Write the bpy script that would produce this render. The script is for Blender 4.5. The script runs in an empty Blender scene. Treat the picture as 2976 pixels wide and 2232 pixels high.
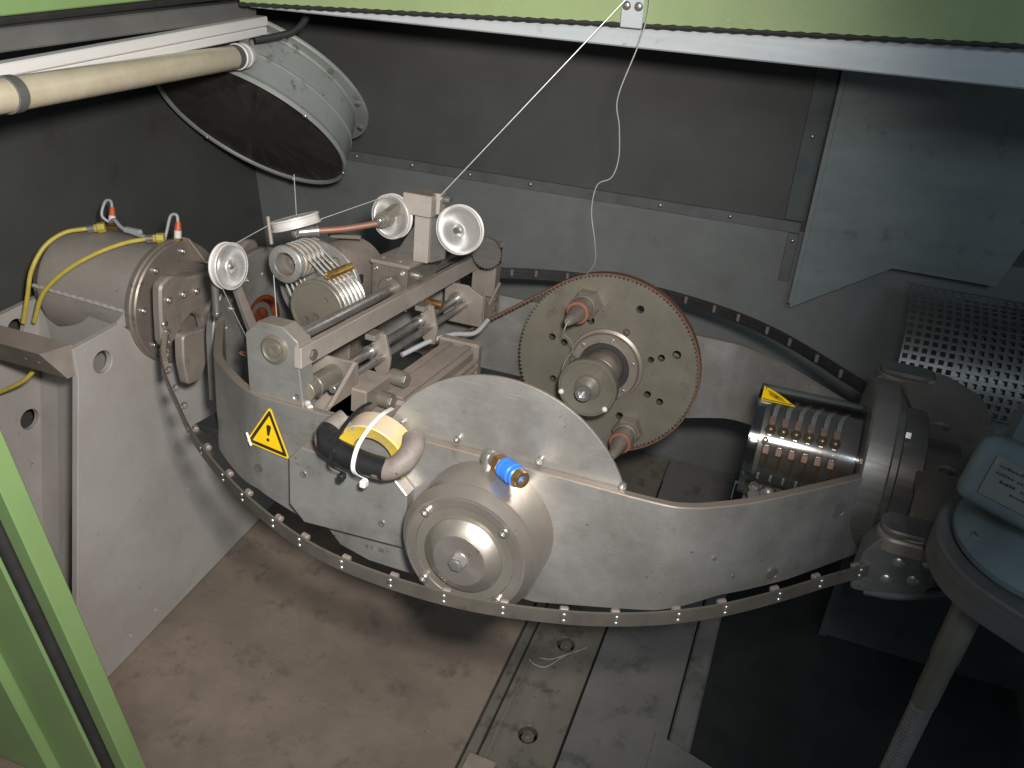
import bpy, bmesh, math, random
from mathutils import Vector as V, Matrix as M

random.seed(4)
SC = bpy.context.scene
COL = SC.collection

# ------------------------------------------------------------------ camera
cam_d = bpy.data.cameras.new("camera")
cam = bpy.data.objects.new("camera", cam_d)
COL.objects.link(cam)
SC.camera = cam
cam_d.sensor_width = 36.0
cam_d.lens = 29.29
cam_d.clip_start = 0.02
cam_d.clip_end = 60
RIGHT = V((0.93008, 0.36651, 0.02513))
DOWN = V((0.22143, -0.50471, -0.83441))
FWD = V((-0.29313, 0.78162, -0.55058))
EYE = V((0.59205, -1.65158, 1.15402))
mw = M.Identity(4)
for i in range(3):
    mw[i][0], mw[i][1], mw[i][2], mw[i][3] = RIGHT[i], -DOWN[i], -FWD[i], EYE[i]
cam.matrix_world = mw

# ------------------------------------------------------------------ world and lamps
world = bpy.data.worlds.new("World")
SC.world = world
world.use_nodes = True
bg = world.node_tree.nodes["Background"]
bg.inputs[0].default_value = (0.66, 0.84, 1.0, 1)      # dim workshop daylight
bg.inputs[1].default_value = 0.07

def lamp(name, kind, loc, target, energy, color, **kw):
    d = bpy.data.lights.new(name, kind)
    d.energy = energy
    d.color = color
    for k, v in kw.items():
        setattr(d, k, v)
    o = bpy.data.objects.new(name, d)
    COL.objects.link(o)
    o.location = loc
    o.rotation_euler = (V(target) - V(loc)).to_track_quat('-Z', 'Y').to_euler()
    return o

# the photographer's flash, just above and to the right of the lens
FLASH = EYE + RIGHT * 0.10 - DOWN * 0.14
lamp("flash", 'SPOT', FLASH, (-0.95, 0.05, 0.0), 245, (1.0, 0.955, 0.90),
     spot_size=math.radians(99), spot_blend=0.9, shadow_soft_size=0.06)
# workshop ceiling light falling in over the open hood
lamp("hall_light", 'AREA', (1.5, -2.9, 2.3), (0.1, 0.1, -0.3), 26, (0.74, 0.90, 1.0), size=.6)

SC.view_settings.view_transform = 'Standard'
SC.view_settings.look = 'None'
SC.view_settings.exposure = 0.0
SC.view_settings.gamma = 1.0

# ------------------------------------------------------------------ frames
FW = M.Identity(4)
FC = M.Rotation(math.radians(-10.6), 4, 'X')    # the cradle hangs tilted about the machine axis
FB = M.Rotation(math.radians(-5.0), 4, 'X')     # the flyer has stopped a little off level

# ------------------------------------------------------------------ geometry helper
def basis(axis):
    z = V(axis).normalized()
    a = V((0, 0, 1)) if abs(z.z) < 0.9 else V((1, 0, 0))
    x = a.cross(z).normalized()
    y = z.cross(x)
    return x, y, z

def catmull(pts, n=6):
    P = [V(p) for p in pts]
    if len(P) < 3:
        return P
    out = []
    for i in range(len(P) - 1):
        p0 = P[i - 1] if i else P[i] * 2 - P[i + 1]
        p1, p2 = P[i], P[i + 1]
        p3 = P[i + 2] if i + 2 < len(P) else P[i + 1] * 2 - P[i]
        for k in range(n):
            t = k / n
            out.append(0.5 * ((2 * p1) + (p2 - p0) * t + (2 * p0 - 5 * p1 + 4 * p2 - p3) * t * t
                              + (3 * p1 - p0 - 3 * p2 + p3) * t ** 3))
    out.append(P[-1])
    return out

class G:
    def __init__(self):
        self.bm = bmesh.new()

    def raw(self, verts, faces):
        vs = [self.bm.verts.new(V(v)) for v in verts]
        for f in faces:
            try:
                self.bm.faces.new([vs[i] for i in f])
            except ValueError:
                pass
        return self

    def merge(self, bm2, mat=None):
        if mat is not None:
            bm2.transform(mat)
        me = bpy.data.meshes.new("tmp")
        bm2.to_mesh(me)
        bm2.free()
        self.bm.from_mesh(me)
        bpy.data.meshes.remove(me)
        return self

    def box(self, lo, hi, bev=0.0015, rot=None, seg=1):
        lo, hi = V(lo), V(hi)
        b = bmesh.new()
        bmesh.ops.create_cube(b, size=1.0)
        s = hi - lo
        for v in b.verts:
            v.co = V((v.co.x * s.x, v.co.y * s.y, v.co.z * s.z))
        if bev > 0:
            bmesh.ops.bevel(b, geom=b.edges[:], offset=min(bev, 0.45 * min(abs(c) for c in s)), segments=seg,
                            profile=0.5, affect='EDGES')
        m = M.Translation((lo + hi) / 2)
        if rot is not None:
            m = m @ rot
        return self.merge(b, m)

    def bar(self, p0, p1, w, h, up=(0, 0, 1), bev=0.0015):
        """rectangular bar from p0 to p1, w across, h along up"""
        p0, p1 = V(p0), V(p1)
        z = (p1 - p0)
        L = z.length
        z.normalize()
        x = V(up).cross(z).normalized()
        y = z.cross(x)
        b = bmesh.new()
        bmesh.ops.create_cube(b, size=1.0)
        for v in b.verts:
            v.co = V((v.co.x * w, v.co.y * h, v.co.z * L))
        if bev > 0:
            bmesh.ops.bevel(b, geom=b.edges[:], offset=min(bev, 0.4 * min(w, h, L)), segments=1, affect='EDGES')
        m = M.Identity(4)
        c = (p0 + p1) / 2
        for i in range(3):
            m[i][0], m[i][1], m[i][2], m[i][3] = x[i], y[i], z[i], c[i]
        return self.merge(b, m)

    def lathe(self, o, axis, prof, seg=48, closed=False, a0=0.0, a1=2 * math.pi):
        x, y, z = basis(axis)
        o = V(o)
        full = abs(a1 - a0 - 2 * math.pi) < 1e-6
        n = seg if full else seg + 1
        rings = []
        for (r, t) in prof:
            if r < 1e-6:
                rings.append([self.bm.verts.new(o + z * t)])
            else:
                rings.append([self.bm.verts.new(o + z * t + x * (r * math.cos(a0 + (a1 - a0) * i / seg))
                                                + y * (r * math.sin(a0 + (a1 - a0) * i / seg))) for i in range(n)])
        m = len(rings)
        pairs = [(i, (i + 1) % m) for i in range(m if closed else m - 1)]
        for i, j in pairs:
            A, B = rings[i], rings[j]
            for k in range(seg):
                k2 = (k + 1) % n if full else k + 1
                if len(A) == 1 and len(B) == 1:
                    continue
                if len(A) == 1:
                    f = [A[0], B[k], B[k2]]
                elif len(B) == 1:
                    f = [A[k], B[0], A[k2]]
                else:
                    f = [A[k], B[k], B[k2], A[k2]]
                self.bm.faces.new(f)
        if full and not closed:
            for R_ in (rings[0], rings[-1]):
                if len(R_) > 2:
                    self.bm.faces.new(R_)
        return self

    def cyl(self, p0, p1, r, seg=32, r2=None, bev=0.001):
        p0, p1 = V(p0), V(p1)
        L = (p1 - p0).length
        r2 = r if r2 is None else r2
        b = min(bev, 0.3 * L, 0.3 * min(r, r2))
        return self.lathe(p0, p1 - p0, [(r - b, 0), (r, b), (r2, L - b), (r2 - b, L)], seg)

    def hexa(self, o, axis, r, h):
        b = 0.08 * r
        return self.lathe(o, axis, [(r, 0), (r, h - b), (r - b, h)], 6)

    def socket(self, o, axis, r, h):
        """socket head screw with its hexagon recess"""
        self.lathe(o, axis, [(r, 0), (r, h * .85), (r * .88, h), (r * .55, h), (r * .5, h * .45), (0, h * .4)], 20)
        return self

    def dome(self, o, axis, r, h, seg=16):
        return self.lathe(o, axis, [(r, 0), (r * .92, h * .45), (r * .7, h * .78), (r * .38, h * .95), (0, h)], seg)

    def tube(self, pts, r, seg=10, n=6, smooth=True):
        P = catmull(pts, n) if smooth else [V(p) for p in pts]
        rings = []
        up = None
        for i, p in enumerate(P):
            t = (P[min(i + 1, len(P) - 1)] - P[max(i - 1, 0)]).normalized()
            if up is None:
                up = basis(t)[0]
            x = (up - t * up.dot(t))
            x = x.normalized() if x.length > 1e-6 else basis(t)[0]
            up = x
            y = t.cross(x)
            rr = r(i / (len(P) - 1)) if callable(r) else r
            rings.append([self.bm.verts.new(p + x * (rr * math.cos(2 * math.pi * k / seg))
                                            + y * (rr * math.sin(2 * math.pi * k / seg))) for k in range(seg)])
        for A, B in zip(rings, rings[1:]):
            for k in range(seg):
                self.bm.faces.new([A[k], A[(k + 1) % seg], B[(k + 1) % seg], B[k]])
        self.bm.faces.new(rings[0])
        self.bm.faces.new(rings[-1])
        return self

    def ribbon(self, path, wv, thick, nv):
        """solid strip: at each path point, width vector wv(i) and thickness along nv(i)"""
        rings = []
        for i, p in enumerate(path):
            p = V(p)
            w, n = V(wv(i)), V(nv(i))
            rings.append([self.bm.verts.new(q) for q in (p - w / 2, p + w / 2, p + w / 2 + n * thick, p - w / 2 + n * thick)])
        for A, B in zip(rings, rings[1:]):
            for k in range(4):
                self.bm.faces.new([A[k], A[(k + 1) % 4], B[(k + 1) % 4], B[k]])
        self.bm.faces.new(rings[0])
        self.bm.faces.new(rings[-1])
        return self

    def plate(self, o, ux, uy, outline, thick, holes=(), bev=0.001):
        """flat plate with true holes; outline and holes in (u, v); thickness grows along ux x uy"""
        cu = bpy.data.curves.new("tmp", 'CURVE')
        cu.dimensions = '2D'
        cu.fill_mode = 'BOTH'
        b = min(bev, thick * .3)
        cu.extrude = thick / 2 - b
        cu.bevel_depth = b
        cu.bevel_resolution = 0
        loops = [list(outline)]
        for h in holes:
            if len(h) == 3 and not isinstance(h[0], tuple):
                n = 24 if h[2] > .006 else 12
                loops.append([(h[0] + h[2] * math.cos(2 * math.pi * i / n), h[1] + h[2] * math.sin(2 * math.pi * i / n))
                              for i in range(n)])
            else:
                loops.append(list(h))
        for L in loops:
            s = cu.splines.new('POLY')
            s.points.add(len(L) - 1)
            for p, (a, c) in zip(s.points, L):
                p.co = (a, c, 0, 1)
            s.use_cyclic_u = True
        ob = bpy.data.objects.new("tmp", cu)
        COL.objects.link(ob)
        dg = bpy.context.evaluated_depsgraph_get()
        me = bpy.data.meshes.new_from_object(ob.evaluated_get(dg))
        bpy.data.objects.remove(ob)
        bpy.data.curves.remove(cu)
        x, y = V(ux).normalized(), V(uy).normalized()
        z = x.cross(y)
        m = M.Identity(4)
        c = V(o) + z * thick / 2
        for i in range(3):
            m[i][0], m[i][1], m[i][2], m[i][3] = x[i], y[i], z[i], c[i]
        me.transform(m)
        self.bm.from_mesh(me)
        bpy.data.meshes.remove(me)
        return self

def circle(cx, cy, r, n=64, a0=0, a1=360):
    full = abs(a1 - a0) >= 360
    return [(cx + r * math.cos(math.radians(a0 + (a1 - a0) * i / (n if full else n - 1))),
             cy + r * math.sin(math.radians(a0 + (a1 - a0) * i / (n if full else n - 1)))) for i in range(n)]

def rounded(poly, r, n=5):
    out = []
    N = len(poly)
    for i in range(N):
        a, b, c = V(poly[i - 1]), V(poly[i]), V(poly[(i + 1) % N])
        u, w = (a - b), (c - b)
        d = min(r, u.length * .45, w.length * .45)
        p, q = b + u.normalized() * d, b + w.normalized() * d
        for k in range(n + 1):
            t = k / n
            s = p * (1 - t) ** 2 + b * 2 * t * (1 - t) + q * t * t
            out.append((s.x, s.y))
    return out

def to_mesh(g, name, mat, base, angle=32):
    bm = g.bm
    bmesh.ops.remove_doubles(bm, verts=bm.verts[:], dist=1e-6)
    bmesh.ops.recalc_face_normals(bm, faces=bm.faces[:])
    lim = math.radians(angle)
    for e in bm.edges:
        e.smooth = not (len(e.link_faces) == 2 and e.calc_face_angle(0) > lim)
    for f in bm.faces:
        f.smooth = True
    bm.transform(M.Translation(-V(base)))
    me = bpy.data.meshes.new(name)
    bm.to_mesh(me)
    bm.free()
    me.materials.append(mat)
    return me

def place(o, base, frame):
    o.matrix_world = frame @ M.Translation(V(base))

class T:
    """a thing: an Empty at its base that parents its parts"""
    def __init__(self, name, label, cat, base, frame=FC, group=None):
        self.base, self.frame = V(base), frame
        self.o = bpy.data.objects.new(name, None)
        self.o.empty_display_size = 0.02
        COL.objects.link(self.o)
        place(self.o, base, frame)
        self.o["label"] = label
        self.o["category"] = cat
        if group:
            self.o["group"] = group

    def p(self, name, g, mat, parent=None, kind=None, label=None):
        o = bpy.data.objects.new(name, to_mesh(g, name, mat, self.base))
        COL.objects.link(o)
        o.parent = parent if parent is not None else self.o
        if kind:
            o["kind"] = kind
        if label:
            o["label"] = label
        return o

def one(name, label, cat, g, mat, base, frame=FC, group=None):
    """a thing that is one mesh"""
    o = bpy.data.objects.new(name, to_mesh(g, name, mat, base))
    COL.objects.link(o)
    place(o, base, frame)
    o["label"] = label
    o["category"] = cat
    if group:
        o["group"] = group
    return o

class St(T):
    """a piece of the setting"""
    def __init__(self, name, g, mat, base=(0, 0, 0)):
        self.base, self.frame = V(base), FW
        self.o = bpy.data.objects.new(name, to_mesh(g, name, mat, base))
        COL.objects.link(self.o)
        place(self.o, base, FW)
        self.o["kind"] = "structure"

# ------------------------------------------------------------------ materials
def mat(name, c1, c2=None, rough=.5, metal=0.0, scale=6.0, stain=None, stain_amt=.0, stain_scale=18.0,
        bump=.0, bump_scale=180.0, rings=None, aniso=0.0, brush=None, rvar=.12, dots=None, dust=None, scratch=None, rstr=.25, coat=0.0, spec=.5):
    m = bpy.data.materials.new(name)
    m.use_nodes = True
    nt = m.node_tree
    N, L = nt.nodes, nt.links
    b = N["Principled BSDF"]
    b.inputs["Metallic"].default_value = metal
    b.inputs["Coat Weight"].default_value = coat
    b.inputs["Specular IOR Level"].default_value = spec
    tc = N.new("ShaderNodeTexCoord")
    co = tc.outputs["Object"]
    if brush:
        mp = N.new("ShaderNodeMapping")
        mp.inputs["Scale"].default_value = brush
        L.new(co, mp.inputs[0])
        cob = mp.outputs[0]
    else:
        cob = co

    def noise(s, d=5.0, r=.6, vec=co):
        n = N.new("ShaderNodeTexNoise")
        n.inputs["Scale"].default_value = s
        n.inputs["Detail"].default_value = d
        n.inputs["Roughness"].default_value = r
        L.new(vec, n.inputs["Vector"])
        return n.outputs["Fac"]

    def ramp(f, a, bb, smooth=True):
        r = N.new("ShaderNodeMapRange")
        r.inputs["From Min"].default_value = a
        r.inputs["From Max"].default_value = bb
        L.new(f, r.inputs["Value"])
        return r.outputs[0]

    def mix(f, a, bb):
        x = N.new("ShaderNodeMix")
        x.data_type = 'RGBA'
        if isinstance(f, float):
            x.inputs[0].default_value = f
        else:
            L.new(f, x.inputs[0])
        for s, v in ((x.inputs[6], a), (x.inputs[7], bb)):
            if isinstance(v, tuple):
                s.default_value = (*v, 1)
            else:
                L.new(v, s)
        return x.outputs[2]

    c2 = c2 or tuple(x * .8 for x in c1)
    col = mix(ramp(noise(scale, vec=cob), .32, .68), c1, c2)
    if stain:
        col = mix(ramp(noise(stain_scale, 8, .7), .62 - .25 * stain_amt, .80 - .2 * stain_amt), col, stain)
        # small specks and pits of dirt
        sp = N.new("ShaderNodeTexVoronoi")
        sp.inputs["Scale"].default_value = 34
        L.new(co, sp.inputs["Vector"])
        mm = N.new("ShaderNodeMath"); mm.operation = 'MULTIPLY'
        L.new(ramp(sp.outputs["Distance"], .11, .05), mm.inputs[0])
        L.new(ramp(noise(9, 3), .56, .6), mm.inputs[1])
        col = mix(mm.outputs[0], col, tuple(x * .6 for x in stain))
    if dots:
        # fine punched holes of acoustic sheet
        v = N.new("ShaderNodeMapping")
        v.inputs["Rotation"].default_value = (0.0, math.radians(45), 0.0) if dots[2] == 'y' else (math.radians(45), 0, 0)
        v.inputs["Scale"].default_value = (dots[0],) * 3
        L.new(co, v.inputs[0])
        sx = N.new("ShaderNodeSeparateXYZ")
        L.new(v.outputs[0], sx.inputs[0])
        ax = ("X", "Z") if dots[2] == 'y' else ("Y", "Z")
        acc = []
        for a in ax:
            fr = N.new("ShaderNodeMath"); fr.operation = 'FRACT'
            L.new(sx.outputs[a], fr.inputs[0])
            su = N.new("ShaderNodeMath"); su.operation = 'SUBTRACT'
            su.inputs[1].default_value = .5
            L.new(fr.outputs[0], su.inputs[0])
            sq = N.new("ShaderNodeMath"); sq.operation = 'POWER'
            sq.inputs[1].default_value = 2
            ab = N.new("ShaderNodeMath"); ab.operation = 'ABSOLUTE'
            L.new(su.outputs[0], ab.inputs[0])
            L.new(ab.outputs[0], sq.inputs[0])
            acc.append(sq.outputs[0])
        ad = N.new("ShaderNodeMath"); ad.operation = 'ADD'
        L.new(acc[0], ad.inputs[0]); L.new(acc[1], ad.inputs[1])
        col = mix(ramp(ad.outputs[0], .085, .055), col, dots[1])
    if scratch:
        # handling marks: fine stretched scratches and broad smudges
        sm = N.new("ShaderNodeMapping")
        sm.inputs["Rotation"].default_value = (.3, .5, .2)
        sm.inputs["Scale"].default_value = (3, 60, 90)
        L.new(co, sm.inputs[0])
        col = mix(ramp(noise(4, 4, .7, sm.outputs[0]), .60, .78), col, tuple(min(1, x * 1.35) for x in c1))
        sm2 = N.new("ShaderNodeMapping")
        sm2.inputs["Rotation"].default_value = (.1, -.9, .7)
        sm2.inputs["Scale"].default_value = (4, 50, 70)
        L.new(co, sm2.inputs[0])
        col = mix(ramp(noise(3, 4, .7, sm2.outputs[0]), .64, .80), col, tuple(x * .55 for x in c2))
        f_ = N.new("ShaderNodeMath"); f_.operation = 'MULTIPLY'
        f_.inputs[1].default_value = .8
        L.new(ramp(noise(2.6, 8, .72), .46, .72), f_.inputs[0])
        col = mix(f_.outputs[0], col, scratch)
    if dust:
        # settled dust on what faces up
        ge = N.new("ShaderNodeNewGeometry")
        sz = N.new("ShaderNodeSeparateXYZ")
        L.new(ge.outputs["True Normal"], sz.inputs[0])
        mu = N.new("ShaderNodeMath"); mu.operation = 'MULTIPLY'
        L.new(ramp(sz.outputs["Z"], .55, .9), mu.inputs[0])
        L.new(ramp(noise(14, 6), .2, .55), mu.inputs[1])
        col = mix(mu.outputs[0], col, dust)
    L.new(col, b.inputs["Base Color"])
    rr = N.new("ShaderNodeMapRange")
    rr.inputs["To Min"].default_value = max(.04, rough - rvar)
    rr.inputs["To Max"].default_value = min(1, rough + rvar)
    L.new(noise(scale * 2.3, vec=cob), rr.inputs["Value"])
    L.new(rr.outputs[0], b.inputs["Roughness"])
    h = None
    if aniso:
        b.inputs["Anisotropic"].default_value = aniso
        tg_ = N.new("ShaderNodeTangent")
        tg_.direction_type = 'RADIAL'
        tg_.axis = 'Y'
        L.new(tg_.outputs[0], b.inputs["Tangent"])
    if rings:
        # turned-on-a-lathe grooves about the axis rings = (centre, axis letter, pitch)
        c, ax, pitch = rings
        sub = N.new("ShaderNodeVectorMath"); sub.operation = 'SUBTRACT'
        sub.inputs[1].default_value = c
        L.new(co, sub.inputs[0])
        mul = N.new("ShaderNodeVectorMath"); mul.operation = 'MULTIPLY'
        mul.inputs[1].default_value = {'x': (0, 1, 1), 'y': (1, 0, 1), 'z': (1, 1, 0)}[ax]
        L.new(sub.outputs[0], mul.inputs[0])
        ln = N.new("ShaderNodeVectorMath"); ln.operation = 'LENGTH'
        L.new(mul.outputs[0], ln.inputs[0])
        n1 = N.new("ShaderNodeTexNoise")
        n1.noise_dimensions = '1D'
        n1.inputs["Scale"].default_value = 1.0 / pitch
        n1.inputs["Detail"].default_value = 3
        L.new(ln.outputs["Value"], n1.inputs["W"])
        h = n1.outputs["Fac"]
        bp = N.new("ShaderNodeBump")
        bp.inputs["Strength"].default_value = rstr
        bp.inputs["Distance"].default_value = .0015
        L.new(h, bp.inputs["Height"])
        L.new(bp.outputs[0], b.inputs["Normal"])
    elif bump:
        bp = N.new("ShaderNodeBump")
        bp.inputs["Strength"].default_value = bump
        bp.inputs["Distance"].default_value = .002
        L.new(noise(bump_scale, 4, .6, cob), bp.inputs["Height"])
        L.new(bp.outputs[0], b.inputs["Normal"])
    return m

def glass(name, tint, gloss=.12, rough=.05):
    m = bpy.data.materials.new(name)
    m.use_nodes = True
    N, L = m.node_tree.nodes, m.node_tree.links
    N.remove(N["Principled BSDF"])
    out = N["Material Output"]
    tr = N.new("ShaderNodeBsdfTransparent"); tr.inputs[0].default_value = (*tint, 1)
    gl = N.new("ShaderNodeBsdfGlossy"); gl.inputs["Roughness"].default_value = rough
    lw = N.new("ShaderNodeLayerWeight"); lw.inputs[0].default_value = .25
    mr = N.new("ShaderNodeMapRange")
    mr.inputs["To Min"].default_value = gloss
    mr.inputs["To Max"].default_value = .75
    L.new(lw.outputs["Facing"], mr.inputs["Value"])
    mx = N.new("ShaderNodeMixShader")
    L.new(mr.outputs[0], mx.inputs[0])
    L.new(tr.outputs[0], mx.inputs[1])
    L.new(gl.outputs[0], mx.inputs[2])
    L.new(mx.outputs[0], out.inputs["Surface"])
    return m

DIRT = (.07, .055, .045)
m_cradle = mat("cradle_alloy", (.42, .41, .39), (.285, .275, .257), .37, .55, 6, (.16, .135, .11), .12, 11, .15, 260, dust=(.36, .285, .235), scratch=(.20, .187, .165))
m_dusty = mat("dusty_steel", (.36, .31, .27), (.25, .21, .18), .52, .4, 8, (.13, .10, .08), .1, 18, .25, 200, dust=(.40, .33, .285))
m_dark = mat("dark_dusty_steel", (.17, .145, .125), (.10, .085, .075), .6, .2, 9, DIRT, .3, 20, .3, 160)
m_stand = mat("stand_paint", (.46, .435, .41), (.39, .365, .345), .6, .05, 3, (.22, .17, .14), -.15, 7, .15, 200, scratch=(.34, .30, .27))
m_drum = mat("drum_paint", (.42, .38, .345), (.36, .325, .295), .5, .15, 5, (.2, .17, .14), -.1, 12, .35, 420, scratch=(.29, .25, .22))
m_flange = mat("flange_steel", (.31, .265, .225), (.24, .205, .175), .42, .45, 8, DIRT, .15, 20, .1, 200)
m_floor = mat("floor_paint", (.25, .195, .153), (.175, .138, .109), .62, .0, 3.2, (.085, .068, .056), .32, 10, .3, 90, scratch=(.125, .10, .083))
m_rail = mat("rail_steel", (.22, .20, .165), (.15, .137, .112), .55, .2, 7, (.05, .045, .04), .4, 12, .3, 70, brush=(1, .25, 1))
m_ground = mat("ground_plate", (.20, .19, .18), (.15, .145, .14), .6, .1, 5, (.05, .05, .05), .3, 9, .2, 80)
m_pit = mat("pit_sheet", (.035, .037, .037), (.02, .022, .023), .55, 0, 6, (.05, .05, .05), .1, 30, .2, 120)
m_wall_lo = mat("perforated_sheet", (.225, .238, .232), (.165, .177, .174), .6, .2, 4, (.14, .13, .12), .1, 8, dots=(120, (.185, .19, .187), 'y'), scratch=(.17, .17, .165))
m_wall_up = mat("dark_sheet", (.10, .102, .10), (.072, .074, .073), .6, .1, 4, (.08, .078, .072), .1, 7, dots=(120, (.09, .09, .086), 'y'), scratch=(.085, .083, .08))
m_wall_side = mat("side_sheet", (.09, .092, .086), (.065, .067, .062), .6, .1, 3, (.05, .045, .04), .2, 6, dots=(120, (.072, .072, .068), 'x'), scratch=(.075, .072, .066))
m_strip = mat("joint_strip", (.20, .205, .205), (.15, .155, .155), .5, .4, 9, DIRT, .1, 20)
m_teal = mat("bluegrey_sheet", (.29, .325, .32), (.215, .25, .25), .45, .25, 3, (.07, .08, .08), .2, 9, brush=(1, 1, 4))
m_galv = mat("galvanised_rail", (.68, .71, .73), (.58, .62, .64), .36, .25, 10, (.3, .3, .3), .05, 20, brush=(.3, 2, 2))
m_green = mat("green_paint", (.33, .41, .195), (.29, .365, .17), .42, 0, 5, (.46, .48, .42), .05, 26, .25, 60)
m_green2 = mat("green_paint_frame", (.235, .355, .14), (.205, .315, .12), .4, 0, 5, None, 0, 30, .1, 300)
m_rubber = mat("black_rubber", (.018, .018, .018), (.03, .028, .026), .75, 0, 30)
m_black = mat("black_plastic", (.012, .012, .013), (.02, .02, .02), .35, 0, 20)
m_belt = mat("flyer_black", (.03, .03, .03), (.022, .021, .02), .5, 0, 20, (.08, .07, .06), .1, 30)
m_alu = mat("turned_aluminium", (.86, .85, .83), (.78, .77, .75), .42, .8, 10, rings=((0, 0, 0), 'y', .0022), aniso=.65, rstr=.12)
m_ceramic = mat("white_rim", (.70, .655, .635), (.56, .515, .49), .4, .1, 12)
m_steel = mat("bright_steel", (.62, .60, .58), (.5, .48, .46), .3, .85, 20, bump=.05)
m_bolt = mat("bolt_steel", (.55, .53, .5), (.4, .38, .36), .33, .85, 60)
m_shaft = mat("shaft_steel", (.44, .42, .40), (.33, .31, .30), .33, .75, 14, DIRT, .2, 40)
m_disc = mat("drive_disc_steel", (.255, .232, .185), (.19, .172, .14), .42, .45, 6, (.14, .12, .09), .25, 9, .1, 150)
m_belt_or = mat("drive_belt", (.17, .085, .052), (.12, .06, .038), .7, 0, 40)
m_rust = mat("rusty_rod", (.24, .16, .125), (.32, .12, .07), .55, .4, 25)
m_brass = mat("brass", (.52, .33, .12), (.36, .2, .07), .35, .85, 30)
m_copper = mat("copper", (.70, .46, .37), (.62, .38, .29), .4, .5, 40)
m_red = mat("red_rubber", (.62, .12, .04), (.5, .09, .03), .45, 0, 30)
m_blue = mat("blue_plastic", (.04, .20, .68), (.03, .16, .6), .35, 0, 30)
m_yellow = mat("sign_yellow", (.88, .58, .01), (.84, .53, .01), .4, 0, 14)
m_ink = mat("sign_ink", (.028, .022, .012), (.035, .028, .014), .5, 0, 40)
m_tape = mat("yellow_tape", (.72, .50, .03), (.80, .58, .05), .5, 0, 26, (.40, .34, .28), .62, 24, dust=(.46, .39, .35))
m_hose = mat("yellow_hose", (.55, .44, .08), (.46, .36, .06), .45, 0, 60)
m_white = mat("white_plastic", (.74, .72, .69), (.62, .60, .57), .45, 0, 20)
m_lampalu = mat("lamp_profile", (.84, .81, .79), (.76, .73, .71), .4, .15, 10, brush=(1, .2, 1))
m_greybeam = mat("grey_beam", (.19, .185, .18), (.14, .137, .133), .5, .3, 6)
m_tube = mat("lamp_sleeve", (.60, .53, .40), (.50, .43, .31), .28, 0, 12, coat=.4)
m_fan = mat("fan_paint", (.40, .42, .395), (.33, .35, .33), .45, .2, 6, DIRT, .15, 18, .1, 90)
m_mesh = mat("fan_mesh", (.15, .13, .115), (.11, .095, .085), .6, .2, 10)
m_redbore = mat("rusty_bore", (.035, .012, .009), (.24, .055, .02), .35, .2, 22)
m_hub = mat("cast_hub", (.185, .175, .165), (.13, .124, .118), .42, .45, 8, DIRT, .1, 18, brush=(1, 1, 8))
m_bluecast = mat("blue_casting", (.165, .20, .212), (.12, .15, .162), .4, .1, 9, (.10, .11, .11), .15, 16, .2, 120)
m_label = mat("nameplate", (.24, .235, .22), (.18, .175, .165), .4, .3, 20)
m_grey = mat("grey_plastic", (.42, .42, .43), (.36, .36, .37), .5, 0, 30)
m_wire = mat("tinned_wire", (.74, .74, .70), (.6, .6, .55), .35, .55, 90)
m_clear = glass("clear_cover", (.86, .86, .85), .14, .10)
m_brownpl = mat("slip_ring_body", (.50, .48, .45), (.40, .38, .35), .35, .5, 20)
m_eye = mat("guide_eye", (.20, .162, .145), (.15, .122, .11), .5, .1, 30)
m_bow = mat("bow_steel", (.21, .185, .155), (.15, .132, .112), .36, .6, 14, DIRT, .1, 30, .1, 200)
m_oring = mat("red_ring", (.30, .105, .058), (.24, .085, .048), .5, 0, 30)
m_smoke = mat("smoked_sheet", (.05, .05, .048), (.035, .035, .034), .3, .3, 12)
m_motor = mat("motor_paint", (.235, .195, .165), (.17, .14, .12), .6, .1, 8, (.09, .07, .06), .15, 18, .25, 200, dust=(.31, .25, .215))
m_bar = mat("pale_bar", (.50, .445, .40), (.41, .36, .32), .45, .35, 8, (.2, .16, .13), 0, 16, .15, 200, dust=(.36, .29, .245), scratch=(.33, .28, .245))
m_worn = mat("worn_rubber", (.225, .19, .168), (.15, .127, .112), .6, 0, 24, (.12, .10, .09), .2, 40, .5, 120)
m_trim = mat("corner_trim_paint", (.12, .14, .14), (.09, .108, .11), .5, .2, 6, (.06, .07, .07), .2, 12)

# ================================================================== THE SETTING
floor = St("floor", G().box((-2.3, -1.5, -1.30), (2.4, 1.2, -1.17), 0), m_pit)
floor.p("floor_plate", G().box((-2.3, -1.5, -1.03), (0.004, 1.149, -1.0), .002), m_floor)
floor.p("rail_strip", G().box((0.012, -1.5, -1.03), (0.043, 1.149, -0.997), .003), m_rail)
rail = floor.p("rail_plate", G().plate((0.051, -1.5, -1.03), (1, 0, 0), (0, 1, 0), [(0, 0), (.203, 0), (.203, 2.64), (0, 2.64)], .032,
               holes=[(.106, y + 1.5, .030) for y in (-.62, -.275, .07, .42, .77)], bev=.0015), m_rail)
for y in (-.62, -.275, .07, .42, .77):
    floor.p("rail_bolt", G().cyl((.157, y, -1.035), (.157, y, -1.006), .020, 6).dome((.157, y, -1.006), (0, 0, 1), .010, .004), m_dark, rail)
floor.p("rail_shim", G().box((.066, -1.1, -.998), (.078, .55, -.993), .001), m_rail)
floor.p("rail_shim", G().box((.085, -.7, -.998), (.094, -.1, -.9945), .001), m_rail)
floor.p("clamp_plate", G().box((.030, -.62, -.9965), (.115, -.405, -.965), .004), m_dusty)
floor.p("floor_plate", G().box((.262, -1.5, -1.03), (.530, 1.149, -1.002), .002), m_ground)
floor.p("edge_beam", G().box((.534, -1.5, -1.17), (.60, 1.149, -1.035), .006), m_ground)
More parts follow.
